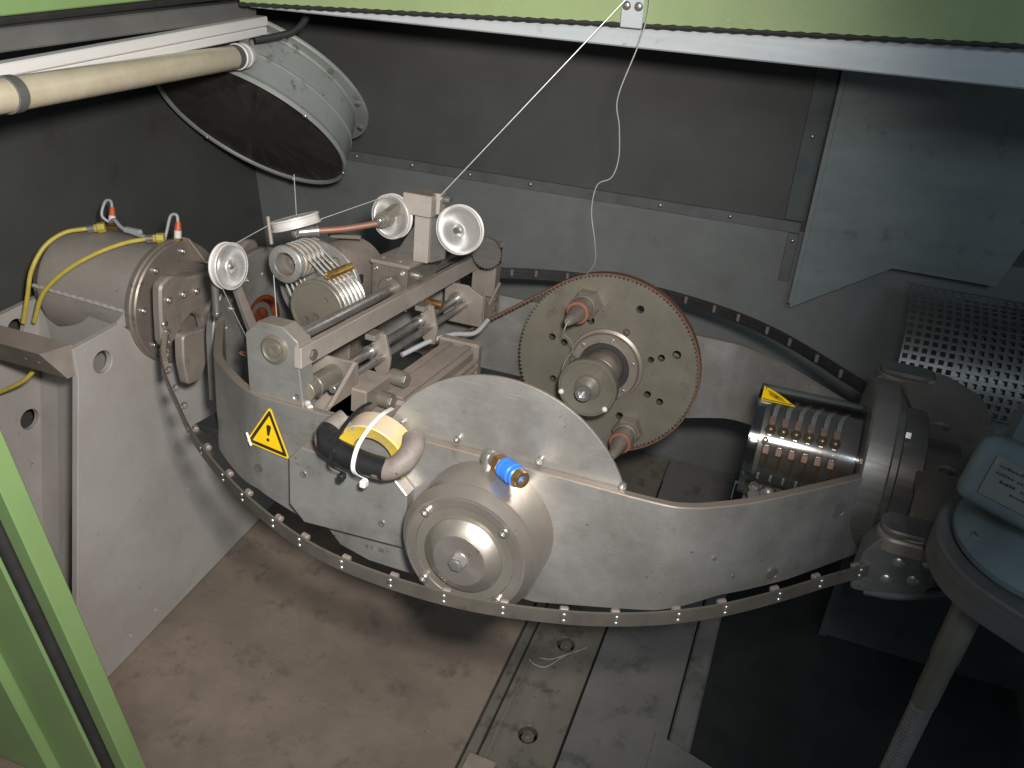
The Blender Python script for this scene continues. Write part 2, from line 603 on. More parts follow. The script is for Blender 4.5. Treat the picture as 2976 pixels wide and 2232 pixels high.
floor.p("front_slab", G().plate((0, 0, -1.03), (1, 0, 0), (0, 1, 0), [(.497, -.131), (.66, -.176), (2.3, -.62), (2.3, -1.5), (.497, -1.5)], .036), m_ground)

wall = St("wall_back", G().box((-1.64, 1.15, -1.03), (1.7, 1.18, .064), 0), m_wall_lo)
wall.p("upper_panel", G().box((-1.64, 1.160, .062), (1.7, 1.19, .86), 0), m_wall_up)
strip = wall.p("joint_strip", G().box((-1.62, 1.143, .058), (.557, 1.159, .096), .002), m_strip)
for k in range(7):
    x = -1.139 + .2437 * k
    wall.p("screw", G().dome((x, 1.143, .079), (0, -1, 0), .0075, .005), m_bolt, strip)
s2 = wall.p("joint_strip", G().box((.523, 1.141, -.12), (.558, 1.158, .056), .002), m_strip)
wall.p("screw", G().dome((.541, 1.141, .03), (0, -1, 0), .0075, .005), m_bolt, s2)
s3 = wall.p("corner_trim", G().box((.50, 1.150, .098), (.568, 1.166, .86), .002), m_trim)
wall.p("screw", G().dome((.53, 1.150, .38), (0, -1, 0), .0075, .005), m_bolt, s3)
St("wall_left", G().box((-1.67, -1.5, -1.03), (-1.64, 1.19, .90), 0), m_wall_side)
roof = St("shade_roof", G().box((-1.64, .435, .86), (1.7, 1.19, .88), 0), m_wall_up)  # unseen roof panel, added to block ambient light

# ================================================================== ENCLOSURE PARTS ROUND THE MACHINE
# hood edge and its galvanised rail across the top
t = T("hood_rail", "long galvanised rail running under the green hood edge", "rail", (0, .40, .73), FW)
t.p("rail", G().box((-.985, .40, .738), (1.8, .435, .90), .004), m_galv)
t.p("rail_lip", G().box((-.985, .435, .738), (1.8, .46, .744), .001), m_galv)
t = T("hood", "light green painted hood with chipped paint above the galvanised rail", "hood", (0, .37, .76), FW)
hp = G()
hp.raw([(-.99, .372, .752), (1.8, .372, .862), (1.8, .372, .98), (-.99, .372, .98),
        (-.99, .396, .752), (1.8, .396, .862), (1.8, .396, .98), (-.99, .396, .98)],
       [(0, 1, 2, 3), (7, 6, 5, 4), (0, 4, 5, 1), (3, 2, 6, 7), (0, 3, 7, 4), (1, 5, 6, 2)])
t.p("panel", hp, m_green)
se = G()
N = 230
path = [V((-.99 + 2.79 * i / N, .374, .750 + .11 * i / N)) for i in range(N + 1)]
se.tube(path, lambda u: .0058 + .0014 * math.sin(u * N * 2.2), 8, 1, False)
t.p("rubber_seal", se, m_rubber)
pl = t.p("hook_plate", G().box((.076, .362, .788), (.128, .373, .865), .002), m_galv)
for x in (.088, .116):
    t.p("screw", G().dome((x, .362, .835), (0, -1, 0), .0105, .006).cyl((x, .3615, .835), (x, .3572, .835), .004, 6), m_bolt, pl)

# left end of the hood with the inspection lamp
t = T("side_hood", "grey hood crossbeam with a green panel above the inspection lamp", "hood", (-1.07, 0, .75), FW)
t.p("beam", G().bar((-1.075, -1.2, .834), (-1.075, .52, .710), .05, .046, bev=.004), m_greybeam)
t.p("panel", G().bar((-1.075, -1.2, .910), (-1.075, .42, .810), .06, .078, bev=.003), m_green2)
t.p("rubber_seal", G().tube([(-1.078, -1.2, .862), (-1.078, .45, .757)], .012, 8, 1, False), m_rubber)
t = T("inspection_lamp", "tubular inspection lamp with yellowed sleeve under a pale aluminium profile", "lamp", (-1.03, 0, .66), FW)
t.p("profile", G().bar((-1.040, -1.2, .762), (-1.040, .53, .680), .035, .026, bev=.003)
    .bar((-1.045, -1.2, .736), (-1.045, .525, .654), .040, .022, bev=.003), m_lampalu)
A, B_ = V((-.826, -1.0, .775)), V((-1.037, .385, .606))
d = (B_ - A).normalized()
x_, y_, z_ = basis(d)
rib = G()
n = 44
ring = [[], []]
for e, P in enumerate((A, B_)):
    for k in range(n):
        r = .0318 + (.0007 if k % 2 else 0)
        ring[e].append(rib.bm.verts.new(P + x_ * r * math.cos(2 * math.pi * k / n) + y_ * r * math.sin(2 * math.pi * k / n)))
for k in range(n):
    rib.bm.faces.new([ring[0][k], ring[0][(k + 1) % n], ring[1][(k + 1) % n], ring[1][k]])
rib.bm.faces.new(ring[0]); rib.bm.faces.new(ring[1])
t.p("sleeve", rib, m_tube)
cp = t.p("end_cap", G().lathe(B_ - d * .005, d, [(.031, 0), (.036, .003), (.036, .018), (.032, .020), (.032, .030), (.035, .033), (.035, .045), (.030, .05), (.026, .075), (.02, .08)], 40), m_white)
t.p("collar", G().lathe(B_ - d * .035, d, [(.0330, 0), (.0330, .03)], 40), m_greybeam)
t.p("bracket", G().bar(B_ + d * .05 + V((0, 0, -.01)), B_ + d * .055 + V((0, 0, .06)), .03, .012), m_greybeam)
cl = A + (B_ - A) * .385
t.p("clamp", G().lathe(cl - d * .014, d, [(.0335, 0), (.0355, .001), (.0355, .027), (.0335, .028)], 40), m_greybeam)
one("lamp_cable", "black cable curling behind the lamp end above the fan", "cable",
    G().tube([(-1.04, .48, .635), (-1.0, .52, .640), (-.955, .56, .655), (-.935, .60, .69), (-.93, .62, .75), (-.94, .62, .85)], .010, 10), m_rubber, (-1.04, .5, .63), FW)

# extractor fan hanging from the rear corner
fc = V((-1.227, .647, .312)); fa = V((.06, .762, .645)).normalized()
t = T("extractor_fan", "round grey flanged extractor fan duct with a dark wire mesh face", "fan", fc + fa * .2, FW)
t.p("casing", G().lathe(fc, fa, [(.322, .010), (.322, .0), (.330, -.003), (.334, .002), (.334, .010), (.326, .018), (.322, .026), (.312, .09), (.311, .094),
                             (.315, .097), (.310, .102), (.296, .17), (.293, .175), (.289, .18), (.289, .205), (.275, .205), (.275, .012)], 96, True), m_fan)
fl = t.p("flange", G().lathe(fc, fa, [(.289, .188), (.333, .188), (.335, .191), (.335, .198), (.333, .200), (.289, .200)], 96, True), m_fan)
fx, fy, fz = basis(fa)
for k in range(12):
    a = 2 * math.pi * (k + .3) / 12
    t.p("bolt", G().hexa(fc + fa * .188 + (fx * math.cos(a) + fy * math.sin(a)) * .314, -fa, .011, .009), m_bolt, fl)
t.p("mesh", G().lathe(fc, fa, [(.3235, .008), (0, .008)], 96), m_mesh)
for k in range(6):
    a = 2 * math.pi * (k + .6) / 6
    t.p("screw", G().dome(fc + fa * -.002 + (fx * math.cos(a) + fy * math.sin(a)) * .328, -fa, .008, .005), m_bolt)
t.p("duct_stub", G().lathe(fc + fa * .205, fa, [(.10, 0), (.10, .10)], 48), m_wall_up)

# blue-grey guard plate on the right
t = T("guard_plate", "large blue-grey sheet guard standing in front of the rear wall", "guard plate", (.58, 1.08, -.18), FW)
t.p("sheet", G().plate((0, 1.086, 0), (1, 0, 0), (0, 0, 1), [(.573, .82), (.581, -.186), (.8615, .018), (1.166, .016), (1.30, .55), (1.30, .82)], .004, bev=.0005), m_teal)
t.p("folded_edge", G().box((.573, 1.078, -.17), (.590, 1.090, .82), .002), m_teal)
t.p("stiffener", G().bar((.587, 1.10, -.176), (.862, 1.10, .024), .03, .004, (0, 0, 1)).bar((.866, 1.10, .020), (1.166, 1.10, .018), .03, .004), m_teal)
t = T("rear_panel", "dark blue-grey panel standing behind the threaded spindle", "panel", (1.2, .60, -1.0), FW)
t.p("sheet", G().box((.93, .60, -1.17), (2.0, .615, -.30), .002), m_trim)
t.p("edge_strip", G().box((.93, .592, -1.17), (.955, .600, -.30), .001), m_trim)
one("leaning_sheet", "brown-edged sheet leaning at the bottom right beside the spindle", "panel",
    G().bar((1.50, .15, -1.0), (1.50, .15, -.2), .02, .6, (0, 1, 0)), m_ground, (1.5, .15, -1.0), FW)

# perforated guard drum
t = T("perforated_guard", "curved perforated sheet guard with square holes below the guard plate", "guard", (.9, .9, -.3), FW)
def perf(x0, nx, r, a0, a1, ny, pitch=.0237, fill=.60):
    g = G()
    cy, cz = .848, -.203
    def P(u, a):
        return V((x0 + u * pitch, cy + r * math.cos(a), cz + r * math.sin(a)))
    da = (a1 - a0) / ny
    m_ = (1 - fill) / 2
    cache = {}
    def vert(u, v):
        k = (round(u, 3), round(v, 3))
        if k not in cache:
            cache[k] = g.bm.verts.new(P(u, a0 + da * v))
        return cache[k]
    for i in range(nx):
        for j in range(ny):
            o = [vert(i, j), vert(i + 1, j), vert(i + 1, j + 1), vert(i, j + 1)]
            q = [vert(i + m_, j + m_), vert(i + 1 - m_, j + m_), vert(i + 1 - m_, j + 1 - m_), vert(i + m_, j + 1 - m_)]
            for k in range(4):
                g.bm.faces.new([o[k], o[(k + 1) % 4], q[(k + 1) % 4], q[k]])
    r_ = bmesh.ops.solidify(g.bm, geom=g.bm.faces[:], thickness=.002)
    return g
t.p("perforated_sheet", perf(.905, 24, .26, math.radians(58), math.radians(172), 22), m_grey if False else m_hub)
t.p("inner_sheet", perf(1.055, 16, .238, math.radians(58), math.radians(172), 20), m_hub)
t.p("base_plate", G().box((.93, .50, -.225), (1.5, .80, -.195), .003), m_teal)

# green door frame at the lower left
t = T("door_frame", "bright green steel door frame with a black rubber seal along it", "door frame", (-.78, -.8, -1.0), FW)
ld = V((.0576, 0, -1.098)).normalized()
def along(p, z0, z1):
    p = V(p)
    return p + ld * ((p.z - z0) / -ld.z), p + ld * ((p.z - z1) / -ld.z)
def post(x0, x1, y0, y1, bev=.002, z0=.75, z1=-1.0):
    a, b = along(((x0 + x1) / 2, (y0 + y1) / 2, .179), z0, z1)
    return G().bar(b, a, abs(x1 - x0), abs(y1 - y0), (0, 1, 0), bev)
t.p("jamb", post(-.822, -.7766, -.85, -.80, .003), m_green2)
a, b = along((-.840, -.852, .179), .75, -1.0)
t.p("rubber_seal", G().tube([a, b], .0155, 12, 1, False), m_rubber)
t.p("door_face", post(-1.02, -.853, -.87, -.81, .004), m_green2)
t.p("door_return", post(-1.60, -1.021, -.895, -.84, .006), m_green2)

# ================================================================== LEFT BEARING
t = T("bearing_stand", "grey welded plate stand with round holes carrying the left bearing drum", "stand", (-1.3, -.2, -1.0), FW)
t.p("side_plate", G().plate((-1.10, 0, 0), (0, 1, 0), (0, 0, 1),
    [(-.365, .035), (-.208, .028), (-.185, .0), (-.15, -.08), (-.08, -.15), (0, -.168), (.08, -.15), (.15, -.08), (.20, -.02), (.45, -.9), (.46, -.995), (-.65, -.995), (-.60, -.70), (-.375, -.045)],
    .02, holes=[(-.291, -.043, .033), (.28, -.3, .03), (-.47, -.93, .007), (-.36, -.93, .007), (-.12, -.62, .006)], bev=.0015), m_stand)
t.p("side_plate", G().plate((-1.52, 0, 0), (0, 1, 0), (0, 0, 1),
    [(-.42, -.02), (-.09, -.03), (.15, -.10), (.45, -.995), (-.72, -.995)], .02, holes=[(-.256, -.375, .034), (-.20, -.085, .03), (-.30, -.52, .007), (-.23, -.47, .006)]), m_stand)
t.p("web", G().raw([(-1.498, -.10, -.03), (-1.102, -.195, .028), (-1.102, -.45, -.995), (-1.498, -.42, -.995),
                    (-1.498, -.085, -.03), (-1.102, -.18, .028), (-1.102, -.435, -.995), (-1.498, -.405, -.995)],
                   [(0, 1, 2, 3), (7, 6, 5, 4), (0, 4, 5, 1), (3, 2, 6, 7), (0, 3, 7, 4), (1, 5, 6, 2)]), m_stand)
sec = [(-.362, .050), (-.428, .047), (-.396, -.036), (-.362, -.036)]
bmg = G().raw([(-1.9, y, z) for y, z in sec] + [(xe, y, z) for (y, z), xe in zip(sec, (-1.083, -1.122, -1.092, -1.083))],
              [(0, 1, 2, 3), (7, 6, 5, 4), (0, 4, 5, 1), (1, 5, 6, 2), (2, 6, 7, 3), (3, 7, 4, 0)])
for x in (-1.20, -1.155):
    bmg.lathe((x, -.4125, .005), (0, -.93, -.36), [(.006, 0), (.006, .001), (.0045, .001), (0, .0004)], 14)
t.p("angle_beam", bmg, m_dusty)
weld = [(-1.43 + .335 * i / 40, -.158 - .004 * i / 40, .05 - .01 * i / 40 + .0012 * math.sin(i * 1.9)) for i in range(41)]
t.p("weld_seam", G().tube(weld, .0055, 8, 2), m_stand)
t.p("saddle", G().raw([(-1.44, -.155, .045), (-1.10, -.162, .04), (-1.10, -.205, .024), (-1.49, -.11, -.025), (-1.44, -.13, .0), (-1.10, -.14, .0), (-1.10, -.19, .0), (-1.49, -.10, -.05)],
    [(0, 1, 2, 3), (7, 6, 5, 4), (0, 4, 5, 1), (3, 2, 6, 7), (0, 3, 7, 4), (1, 5, 6, 2)]), m_stand)

t = T("bearing_drum", "dusty grey bearing drum with bolted end flange on the left stand", "bearing", (-1.25, 0, -.17), FW)
t.p("drum", G().lathe((-1.43, 0, 0), (1, 0, 0), [(.10, 0), (.150, .0), (.160, .008), (.165, .025), (.165, .335), (.168, .343)], 96), m_drum)
fl = t.p("flange", G().lathe((-1.09, 0, 0), (1, 0, 0), [(.168, 0), (.179, .001), (.181, .004), (.181, .016), (.177, .019), (.176, .022), (.178, .024), (.178, .030), (.174, .034), (.100, .034), (.098, .040), (.07, .040)], 96), m_flange)
for k in range(8):
    a = 2 * math.pi * (k + .62) / 8
    t.p("bolt", G().socket((-1.056, .150 * math.cos(a), .150 * math.sin(a)), (1, 0, 0), .0095, .009), m_bolt, fl)
t.p("rear_cap", G().lathe((-1.46, 0, 0), (1, 0, 0), [(.06, 0), (.14, .0), (.145, .03)], 64), m_dark)

def hose(pts, fit, fdir, label, base):
    t = T("air_hose", label, "hose", base, FW)
    t.p("tube", G().tube(pts, .0062, 12, 8), m_hose)
    f, d = V(fit), V(fdir).normalized()
    t.p("fitting", G().cyl(f - d * .03, f - d * .006, .0115, 20).hexa(f - d * .004, d, .0145, .02), m_brass if False else m_hose)
    t.p("ferrule", G().cyl(f - d * .032, f - d * .012, .012, 20), m_steel)
hose([(-1.335, -.012, .183), (-1.375, -.055, .180), (-1.40, -.11, .155), (-1.415, -.16, .10), (-1.425, -.19, .03), (-1.45, -.21, -.05)],
     (-1.312, .012, .181), (.7, .5, .05), "yellow air hose fitted near the back edge of the bearing drum", (-1.45, -.21, -.05))
hose([(-1.125, -.006, .188), (-1.175, -.045, .180), (-1.235, -.10, .157), (-1.30, -.15, .115), (-1.365, -.185, .05), (-1.41, -.205, -.04)],
     (-1.10, .012, .187), (.8, .5, .0), "long yellow air hose crossing the drum to a fitting near its flange", (-1.41, -.205, -.04))
hose([(-1.30, -.32, -.10), (-1.34, -.35, -.14), (-1.45, -.38, -.20)], (-1.27, -.31, -.085), (1, .2, .4), "short yellow hose end below the angle beam of the stand", (-1.45, -.38, -.2))

def sensor(x, y, tilt, label, back):
    n = V((0, y, math.sqrt(.165 ** 2 - y * y))).normalized()
    b = V((x, 0, 0)) + n * .163
    t = T("proximity_sensor", label, "sensor", b, FW)
    ax = (n + V(tilt)).normalized()
    t.p("clamp_nut", G().hexa(b, ax, .016, .012).hexa(b + ax * .014, ax, .014, .007), m_brass)
    t.p("body", G().cyl(b + ax * .02, b + ax * .042, .010, 20), m_white)
    t.p("indicator", G().cyl(b + ax * .042, b + ax * .066, .0098, 20, .007), m_red)
    t.p("lead", G().tube([b + ax * .062, b + ax * .084 + V((-.006, 0, 0)), b + ax * .080 + V((-.024, -.003, 0)), b + ax * .04 + V((-.033, -.006, 0)), b + V(back)], .0042, 10, 8), m_grey)
sensor(-1.335, .075, (-.15, 0, 0), "red tipped sensor standing at the far end of the drum top", (-.02, .02, .01))
sensor(-1.075, .052, (0, 0, 0), "red tipped sensor with looped lead beside the drum flange", (-.04, -.006, .006))
one("sensor_cable", "grey sensor cable lying along the top of the bearing drum", "cable",
    G().tube([(-1.325, .07, .175), (-1.30, .06, .188), (-1.26, .045, .176), (-1.20, .035, .171), (-1.15, .03, .172), (-1.115, .03, .170)], .0055, 10, 8)
    .box((-1.25, .034, .168), (-1.19, .05, .183), .003), m_grey, (-1.2, .04, .17), FW)
one("sensor_bracket", "pale steel angle bracket behind the drum flange sensor", "bracket",
    G().plate((-1.07, .085, .10), (1, 0, 0), (0, -.2, 1), [(-.03, 0), (.06, 0), (.025, .075), (-.02, .075)], .006), m_dusty, (-1.07, .085, .1), FW)

# ================================================================== FLYER
def bow_curve(s, n=90):
    """front bow in the flyer frame: radial distance along the machine axis"""
    K = [(-.965, .165), (-.93, .212), (-.86, .30), (-.78, .375), (-.68, .455), (-.55, .555), (-.40, .645), (-.25, .715), (-.10, .762), (.05, .775), (.2, .765), (.35, .728), (.47, .678), (.58, .608), (.68, .52), (.76, .44), (.84, .365)]
    P = catmull([(x, s * r, 0) for x, r in K], 6)
    return P

def tangent(P, i):
    return (P[min(i + 1, len(P) - 1)] - P[max(i - 1, 0)]).normalized()

def stations(P, step, start):
    out, acc = [], -start
    for i in range(1, len(P)):
        acc += (P[i] - P[i - 1]).length
        if acc >= step:
            acc -= step
            out.append(i)
    return out

P = bow_curve(-1)
def outw(i, s):
    t_ = tangent(P, i) if s < 0 else tangent(PR, i)
    n = V((t_.y, -t_.x, 0))
    return n if n.y * s > 0 else -n
t = T("flyer_bow", "curved steel flyer bow with riveted guide eyes sweeping under the cradle front", "flyer bow", (0, -.77, 0), FB)
t.p("strip", G().ribbon(P, lambda i: V((0, 0, .028)), .0045, lambda i: outw(i, -1)), m_bow)
for i in stations(P, .0985, .03):
    n = outw(i, -1)
    e = P[i] - n * .001
    tg = tangent(P, i)
    eye = t.p("guide_eye", G().lathe(e - n * .010 + V((0, 0, .004)), tg, [(.004, -.008), (.0065, -.006), (.0065, .006), (.004, .008)], 14).cyl(e, e - n * .010, .005, 12), m_eye)
    for z in (-.0066, .0066):
        t.p("rivet", G().dome(P[i] + n * .0043 + V((0, 0, z)), n, .0042, .0028, 12), m_steel, eye)
PR = bow_curve(1)
t = T("flyer_bow", "black flyer bow with pale guide lugs curving behind the drive disc", "flyer bow", (0, .77, 0), FB)
t.p("strip", G().ribbon(PR, lambda i: V((0, 0, .036)), .0045, lambda i: outw(i, 1))
    .ribbon(PR, lambda i: V((0, 0, .010)), -.006, lambda i: outw(i, 1)), m_belt)
for i in stations(PR, .0985, .05):
    n = outw(i, 1)
    t.p("guide_lug", G().lathe(PR[i] - n * .014 + V((0, 0, .010)), V((0, 0, -1)), [(.003, -.010), (.0058, -.009), (.0058, .009), (.0045, .013)], 14), m_eye)

# left yoke
t = T("flyer_yoke", "dusty cast flyer yoke arm bolted to the left bearing flange", "yoke", (-.95, 0, 0), FB)
yh_ = [(0, .112), (-.10, .132), (-.162, .158), (-.198, .146), (-.208, .09), (-.220, .0), (-.206, -.020), (-.176, -.006), (-.148, .022), (-.10, .042), (-.062, .012), (-.05, -.085)]
yo = rounded(yh_ + [(-y, z) for y, z in reversed(yh_[1:])], .012)
t.p("arm", G().plate((-.955, 0, 0), (0, 1, 0), (0, 0, 1), yo, .030, bev=.006), m_dusty)
t.p("lower_arm", G().plate((-.915, 0, 0), (0, 1, 0), (0, 0, 1), rounded([(-.19, .01), (-.08, -.01), (-.085, -.05), (-.15, -.135), (-.195, -.13), (-.20, -.06)], .012), .03, bev=.004), m_dusty)
t.p("hub", G().lathe((-1.05, 0, 0), (1, 0, 0), [(.092, 0), (.092, .05), (.085, .06), (.075, .065)], 48), m_flange)
t.p("shaft", G().lathe((-.95, 0, 0), (1, 0, 0), [(.062, 0), (.062, .07), (.070, .075), (.070, .10), (.055, .105), (.055, .165)], 48), m_shaft)
for y, z in ((-.185, .105), (-.13, .100), (-.08, .092)):
    t.p("bolt", G().socket((-.926, y, z), (1, 0, 0), .0095, .009), m_bolt)
for y, z in ((-.208, .045), (-.205, .020)):
    t.p("bolt", G().dome((-.926, y, z), (1, 0, 0), .011, .007), m_bolt)
for s, nm in ((-1, "bow_clamp"), (1, "bow_clamp")):
    g = G()
    KP = [V(p) for p in bow_curve(s)][:16]
    P2 = KP
    def wv(i): return V((0, 0, .062 - .0016 * i))
    def nv(i):
        t_ = tangent(P2, i)
        n = V((t_.y, -t_.x, 0))
        return -n if n.y * s > 0 else n
    g.ribbon(P2, wv, .012, nv)
    ob = t.p(nm, g, m_dusty)
    for i in (3, 7, 11):
        t.p("bolt", G().dome(P2[i] + nv(i) * .012, nv(i), .010, .007), m_bolt, ob)

# right hub, yoke and clamp
t = T("end_hub", "heavy round steel hub closing the right end of the cradle", "hub", (.82, 0, -.19), FC)
t.p("disc", G().lathe((.792, 0, 0), (1, 0, 0), [(.12, 0), (.190, .0), (.195, .005), (.195, .050), (.191, .054), (.150, .054)], 96), m_hub)
t.p("collar", G().lathe((.842, 0, 0), (1, 0, 0), [(.165, 0), (.165, .020), (.158, .024), (.145, .026), (.145, .07), (.138, .074), (.06, .074)], 96), m_hub)
for k in range(4):
    a = math.radians(35 + 90 * k)
    t.p("bolt", G().hexa((.866, .152 * math.cos(a), .152 * math.sin(a)), (1, 0, 0), .012, .011), m_bolt)
t = T("flyer_yoke", "dark steel flyer yoke on the right shaft with bow clamp plates", "yoke", (.97, 0, 0), FB)
yr = rounded([(-.37, .115), (-.30, .125), (-.10, .15), (.10, .15), (.30, .125), (.37, .115), (.37, .06), (.30, .02), (.14, -.05), (.10, -.12), (-.10, -.12), (-.14, -.05), (-.30, .02), (-.37, .06)], .025)
yh = [(.90, .0), (.905, -.17), (.885, -.30), (.842, -.318), (.827, -.35), (.842, -.384), (.99, -.384), (1.06, -.30), (1.075, -.05)]
yh = yh + [(x, -y) for x, y in reversed(yh[1:])]
t.p("arm", G().plate((0, 0, .052), (1, 0, 0), (0, 1, 0), rounded(yh, .012, 3), .032, holes=[(.96, -.006, .019), (.959, -.092, .019), (.96, .1, .019)], bev=.004), m_flange)
t.p("shaft", G().lathe((.90, 0, 0), (1, 0, 0), [(.09, 0), (.09, .09), (.07, .10), (.07, .30)], 48), m_hub)
for s in (-1, 1):
    q = t.p("clamp_block", G().plate((0, s * .35 + .03, 0), (1, 0, 0), (0, 0, 1), rounded([(.815, .035), (.835, .075), (.915, .090), (.96, .088), (.955, .035), (.925, -.02), (.86, -.045), (.812, -.05)], .008), .06, bev=.003), m_hub)
    t.p("clamp_arm", G().plate((0, s * .345 - .0, .0845), (1, 0, 0), (0, 1, 0), rounded([(.832, -.030), (.95, -.030), (.95, .030), (.832, .030)], .029, 8), .012, bev=.003), m_hub)
    for x, z in ((.873, .035), (.92, .050), (.862, -.008), (.905, .005)):
        t.p("bolt", G().dome((x, s * .35 - .03 if s < 0 else s * .35 + .03, z), (0, s, 0), .0115, .006), m_bolt, q)
    t.p("edge_rod", G().tube([(.835, s * .372, -.052), (.90, s * .375, -.038), (1.0, s * .36, .005)], .009, 10), m_hub)

# right-hand actuator on its threaded spindle
t = T("lift_spindle", "vertical threaded spindle below the round actuator plate", "spindle", (.967, -.5, -.994), FW)
pr = [(.0195, -1.17 + 1.17)]
z = 0.0
prof = [(.012, 0), (.0195, .004)]
while z < .86:
    prof += [(.0200, z + .004), (.0200, z + .008), (.0160, z + .0095), (.0160, z + .0125)]
    z += .010
t.p("thread", G().lathe((.967, -.5, -.994), (0, 0, 1), prof, 32), m_shaft)
t.p("sleeve", G().lathe((.967, -.5, -.125), (0, 0, 1), [(.0205, 0), (.0215, .004), (.0215, .115), (.0235, .12), (.0235, .27), (.028, .275), (.028, .285)], 40), m_disc)
t = T("actuator", "blue-grey painted actuator casting on a thick round-ended plate", "actuator", (1.0, -.5, .17), FW)
ad, ap = V((.85, -.53)).normalized(), V((.53, .85)).normalized()
aa = math.degrees(math.atan2(ap.y, ap.x))
ol = circle(1.045, -.45, .152, 40, aa, aa + 180)
ol += [(1.045 - ap.x * .152 + ad.x * .7, -.45 - ap.y * .152 + ad.y * .7), (1.045 + ap.x * .152 + ad.x * .7, -.45 + ap.y * .152 + ad.y * .7)]
t.p("round_plate", G().plate((0, 0, .165), (1, 0, 0), (0, 1, 0), ol, .062, bev=.004), m_hub)
t.p("base_flange", G().lathe((1.050, -.445, .229), (0, 0, 1), [(.135, 0), (.138, .004), (.138, .014), (.130, .022), (.112, .034), (.085, .046), (.068, .066), (.060, .10), (.05, .11)], 96), m_bluecast)
rot = M.Rotation(math.radians(-28), 4, 'Z') @ M.Rotation(math.radians(-24), 4, 'X')
body = t.p("body", G().box((.905, -.53, .29), (1.115, -.39, .40), .022, rot, 3).cyl((1.02, -.36, .29), (1.02, -.36, .42), .045, 40, bev=.008)
           .cyl((1.08, -.45, .36), (1.08, -.45, .45), .04, 40, bev=.008).hexa((.985, -.39, .36), (.1, .2, 1), .042, .075), m_bluecast)
mrot = M.Translation(V((1.01, -.46, .345))) @ rot
pg = G().box((-.070, -.0735, -.032), (.074, -.0695, .032), .0012)
pg.bm.transform(mrot)
npl = t.p("nameplate", pg, m_label, body)
ng = G()
for i, (zz, segs) in enumerate(((.020, ((-.06, -.02), (-.012, .05))), (.009, ((-.06, -.035), (-.03, -.005), (.012, .035))), (-.002, ((-.05, -.028), (-.02, .01))), (-.013, ((-.03, -.008), (.0, .03))), (-.023, ((.0, .022), (.03, .05))))):
    for a, b in segs:
        x = a
        while x < b - .003:
            w = random.uniform(.002, .0042)
            ng.box((x, -.0742, zz - .002), (x + w, -.0736, zz + random.uniform(.0, .0025)), 0)
            x += w + .0014
ng.bm.transform(mrot)
t.p("stamped_text", ng, m_ink, npl)
t.p("cable_ring", G().tube([(1.10 + .03 * math.cos(a), -.535 + .012 * math.sin(a), .27 + .035 * math.sin(a)) for a in [k * .5 for k in range(13)]], .0035, 8, 4), m_rubber, body)
for a in (200, 250, 300):
    t.p("bolt", G().hexa((1.050 + .115 * math.cos(math.radians(a)), -.445 + .115 * math.sin(math.radians(a)), .250), (0, 0, 1), .011, .009), m_bolt)

# ================================================================== CRADLE
RX, RZ = .125, -.053          # reel axis in the cradle frame
PLAN = [(-.800, -.160), (-.72, -.268), (-.648, -.360), (-.60, -.402), (-.50, -.468), (-.44, -.493), (-.38, -.500), (-.2, -.500), (0, -.500), (.2, -.500), (.43, -.500), (.50, -.485), (.56, -.444), (.62, -.390), (.72, -.280), (.79, -.200), (.835, -.148)]
BOT = [(-.81, -.165), (-.63, -.185), (-.43, -.178), (-.33, -.209), (-.06, -.2476), (.23, -.243), (.42, -.19), (.585, -.149), (.70, -.155), (.87, -.138)]
def interp(T_, x):
    for (a, b), (c, d_) in zip(T_, T_[1:]):
        if x <= c:
            return b + (d_ - b) * max(0, (x - a)) / (c - a)
    return T_[-1][1]
def cradle_wall(s):
    g = G()
    P = catmull([(x, y * s, 0) for x, y in PLAN], 6)
    rings = []
    for i, p in enumerate(P):
        t_ = tangent(P, i)
        n = V((-t_.y, t_.x, 0)) * s            # inward
        zb, th = interp(BOT, p.x), .020
        b = .002
        q = p + n * th
        rings.append([g.bm.verts.new(v) for v in (
            V((p.x, p.y, zb)), V((p.x, p.y, .055 - b)), V((p.x, p.y, .055)) + n * b,
            V((q.x, q.y, .055)) - n * b, V((q.x, q.y, .055 - b)), V((q.x, q.y, zb)))])
    for A_, B2 in zip(rings, rings[1:]):
        for k in range(6):
            g.bm.faces.new([A_[k], A_[(k + 1) % 6], B2[(k + 1) % 6], B2[k]])
    g.bm.faces.new(rings[0]); g.bm.faces.new(rings[-1])
    return g
t = T("cradle", "boat shaped pale alloy cradle hanging between the two hubs", "cradle", (0, 0, -.25))
fw = t.p("side_wall", cradle_wall(1), m_cradle)
rw = t.p("side_wall", cradle_wall(-1), m_cradle)
for x, z, r in ((-.425, -.12, .010), (.315, .015, .0065), (.33, -.13, .009), (.41, -.145, .0045)):  # discs on the wall, their dark colour standing for shade in drilled holes
    t.p("hole_disc", G().lathe((x, -.4995, z), (0, -1, 0), [(r, 0), (r, .0012), (r * .85, .0012), (r * .8, .0004), (0, .0004)], 24), m_dark, fw)
for x, y, z, r in ((.768, -.226, -.01, .018), (.672, -.338, -.125, .013), (.56, -.446, -.06, .004), (.60, -.411, -.11, .004)):
    n = V((-.75, -.66, 0)).normalized() if x > .63 else V((-.66, -.75, 0)).normalized()
    n = V((.66, -.75, 0)).normalized()
    t.p("hole_disc", G().lathe(V((x, y, z)) + n * -.002, n, [(r, 0), (r, .0035), (r * .9, .0035), (r * .86, .0028), (0, .0028)], 24), m_hub, fw)
for x, z in ((-.285, .028), (-.268, .031), (-.288, -.01), (.20, -.06)):
    t.p("hole_disc", G().lathe((x, -.4995, z), (0, -1, 0), [(.0048, 0), (.0048, .001), (.004, .001), (.0035, .0003), (0, .0003)], 16), m_dark, fw)
